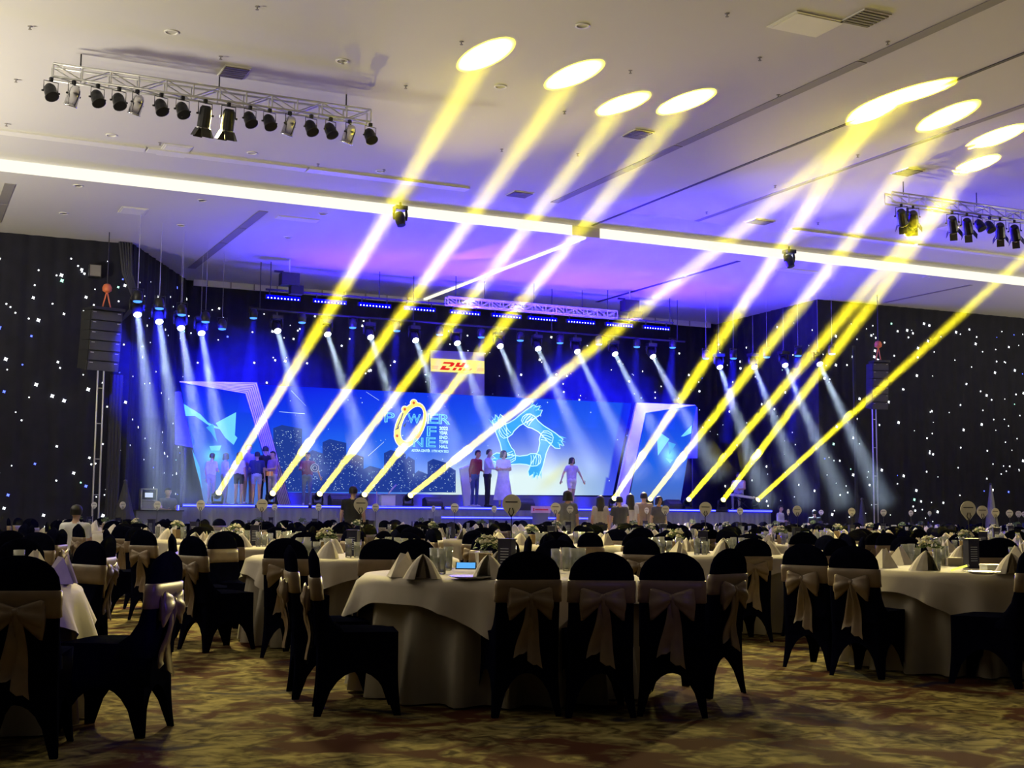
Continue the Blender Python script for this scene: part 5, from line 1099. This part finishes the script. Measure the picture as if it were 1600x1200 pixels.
# face_deg: 0 looks away from the lens, 90 looks to the picture's other side clockwise
front_chair(826, 7.55, -14, 'black chair with drooping brown bow, first of three backs at the middle front table')
front_chair(940, 7.55, -4, 'black chair with wide centred bow, middle one of three backs at the front table')
front_chair(1050, 7.6, 6, 'black chair with reddish bow, last of three backs at the middle front table')
front_chair(1138, 8.5, -46, 'black chair turned sideways with pale sash at the end of the middle front table')
front_chair(492, 7.7, 80, 'black chair seen side on with seat towards the middle front table')
front_chair(455, 8.35, 75, 'black chair with dangling bow just behind the side-on chair at the middle front table')
front_chair(598, 10.4, 178, 'black chair with plain sash facing out across the middle front table')
front_chair(870, 10.6, 186, 'black chair facing out behind the glasses of the middle front table')
front_chair(30, 6.15, -10, 'large black chair back with brown bow at the frame edge, nearest of all')
front_chair(258, 6.95, -82, 'black chair with blue lit seat and pale sash turned side on by the corner table')
front_chair(138, 9.0, -140, 'black chair with tan sash beyond the corner table')
front_chair(1258, 10.0, 40, 'black chair with brown bow standing outermost at the flower pot table')
front_chair(1334, 9.5, 38, 'black chair with golden bow beside the flower pot table')
front_chair(1606, 9.1, -52, 'black chair cut by the frame edge at the flower pot table')
front_chair(1425, 12.1, 160, 'black chair facing out behind the flower pot table')
front_chair(1545, 12.25, 182, 'black chair facing out beyond the flower pot and card box')
# settings of the front row tables
def on(px, py): p = at(px, py, z=TZ + 0.0105); return p.x, p.y
for k, (px, py, kd, rz, lab) in enumerate(((622, 901, 0, -0.6, 'large lilac tinted tent napkin at the edge of the middle front table'), (660, 904, 1, 0.1, 'rolled cone napkin beside the tent napkin on the middle front table'), (766, 904, 1, -0.45, 'open cone napkin next to the first chair back on the middle front table'), (782, 893, 1, -0.3, 'second cone napkin behind the open one on the middle front table'), (690, 888, 0, 0.5, 'small tent napkin behind the three glasses'), (885, 889, 0, 0.9, 'tent napkin between two chair backs on the middle front table'),
        (1378, 887, 0, -0.5, 'bright tent napkin at the edge of the flower pot table'), (1405, 882, 0, -0.2, 'second tent napkin behind the bright one on the flower pot table'), (1443, 891, 1, 0.5, 'violet lit cone napkin on the flower pot table'), (1580, 896, 1, -0.2, 'tall cone napkin near the frame edge on the flower pot table'), (1590, 880, 0, 0.2, 'flat tent napkin behind the tall cone near the frame edge'), (1500, 877, 1, 0.3, 'cone napkin just before the flower pot'),
        (84, 912, 0, -0.6, 'violet tent napkin on the corner table'), (50, 898, 0, 0.3, 'pink tinted tent napkin farther in on the corner table'))):
    x, y = on(px, py); napkin(x, y, kd, AWAY + rz, lab, 'front row napkins')
for (px, py, kd, lab) in ((678, 894, 0, 'tall glass, first of three together on the middle front table'), (690, 897, 0, 'tall glass, middle of three together on the middle front table'), (700, 891, 0, 'tall glass, last of three together on the middle front table'), (757, 891, 1, 'short glass near the cup on the middle front table'), (800, 886, 0, 'single tall glass before the card box on the middle front table'), (868, 895, 0, 'tall glass just above the first chair back'), (885, 892, 0, 'tall glass, second above the chair backs'), (897, 894, 0, 'tall glass, third above the chair backs'), (908, 893, 0, 'tall glass, last above the chair backs'),
        (1414, 880, 0, 'tall glass, first of the pair on the flower pot table'), (1424, 879, 0, 'tall glass, second of the pair on the flower pot table'), (1433, 880, 1, 'short glass behind the glass pair on the flower pot table'), (1464, 891, 0, 'tall glass with ice beside the violet napkin'), (1476, 884, 0, 'tall glass beside the glowing stick'), (1582, 878, 1, 'short glass near the frame edge on the flower pot table'), (28, 903, 0, 'tall glass on the corner table at the frame edge')):
    x, y = on(px, py); glass(x, y, kd, lab, 'front row glasses')
for (px, py, lab) in ((735, 905, 'white dinner plate before the lit phone on the middle front table'), (1535, 897, 'white plate before the tray on the flower pot table')):
    x, y = on(px, py); plate(x, y, lab, 'front row plates')
x, y = on(728, 893); t = thing('smartphone', 'smartphone with a glowing cyan screen propped on the middle front table', 'phone', (x, y, TZ + 0.02), AWAY); emission('phone_screen', (0.12, 0.45, 0.95), 1.0)
MB().box((0, 0, 0.03), (0.145, 0.008, 0.075), rotx(-1.0)).build('body', 'black_metal', t); MB().box((0, -0.006, 0.033), (0.13, 0.002, 0.065), rotx(-1.0)).build('screen', 'phone_screen', t)
x, y = on(752, 886); t = thing('coffee_cup', 'pale ribbed cup with a lid on the middle front table', 'cup', (x, y, TZ + 0.0105)); MB().lathe([(0.035, 0), (0.05, 0.10), (0.052, 0.102)], seg=16).build('cup_body', 'porcelain', t); MB().lathe([(0.053, 0.102), (0.053, 0.112), (0.03, 0.118)], seg=16).build('lid', 'porcelain', t)
x, y = on(1500, 893); t = thing('glow_stick', 'bright yellow glow stick lying on the flower pot table', 'glow stick', (x, y, TZ + 0.022), AWAY + 0.5); emission('stick_yellow', (0.95, 0.95, 0.10), 1.6); MB().tube([(-0.09, 0, 0), (0.07, 0, 0.03)], 0.008, 8).build('tube', 'stick_yellow', t); MB().tube([(0.07, 0, 0.03), (0.09, 0, 0.034)], 0.010, 8).build('cap', 'disc_white', t)
x, y = on(1562, 893); t = thing('serving_tray', 'pale rectangular tray beneath the card box on the flower pot table', 'tray', (x, y, TZ + 0.0105), AWAY); MB().box((0, 0, 0.02), (0.24, 0.16, 0.04)).build('tray_body', 'tray_white', t); MB().box((0, 0, 0.048), (0.25, 0.17, 0.012)).build('rim', 'tray_white', t)
x, y = on(1488, 884); t = thing('tissue_box', 'flat beige box beside the flower pot', 'box', (x, y, TZ + 0.0105), AWAY + 0.2); MB().box((0, 0, 0.03), (0.15, 0.12, 0.06)).build('box_body', 'cloth_cream', t); MB().box((0, 0, 0.064), (0.152, 0.122, 0.01)).build('lid', 'napkin_cloth', t)
print('COUNTS', N, len(TABLES))
# small glowing things are seen but not sampled as lamps: keeps the haze clean
for nm in ('lens_yellow', 'lens_white', 'lens_blue', 'led_white', 'star_white', 'star_blue', 'star_green', 'art_building', 'art_window', 'art_cyan', 'art_pale', 'art_yellow', 'art_white', 'art_red', 'art_dark', 'art_teal', 'art_peach', 'logo_red', 'logo_line', 'small_screen', 'phone_screen', 'stick_yellow', 'led_core', 'led_blue', 'logo_yellow', 'cove_glow', 'bar_blue'):
    MATS[nm].cycles.emission_sampling = 'NONE'
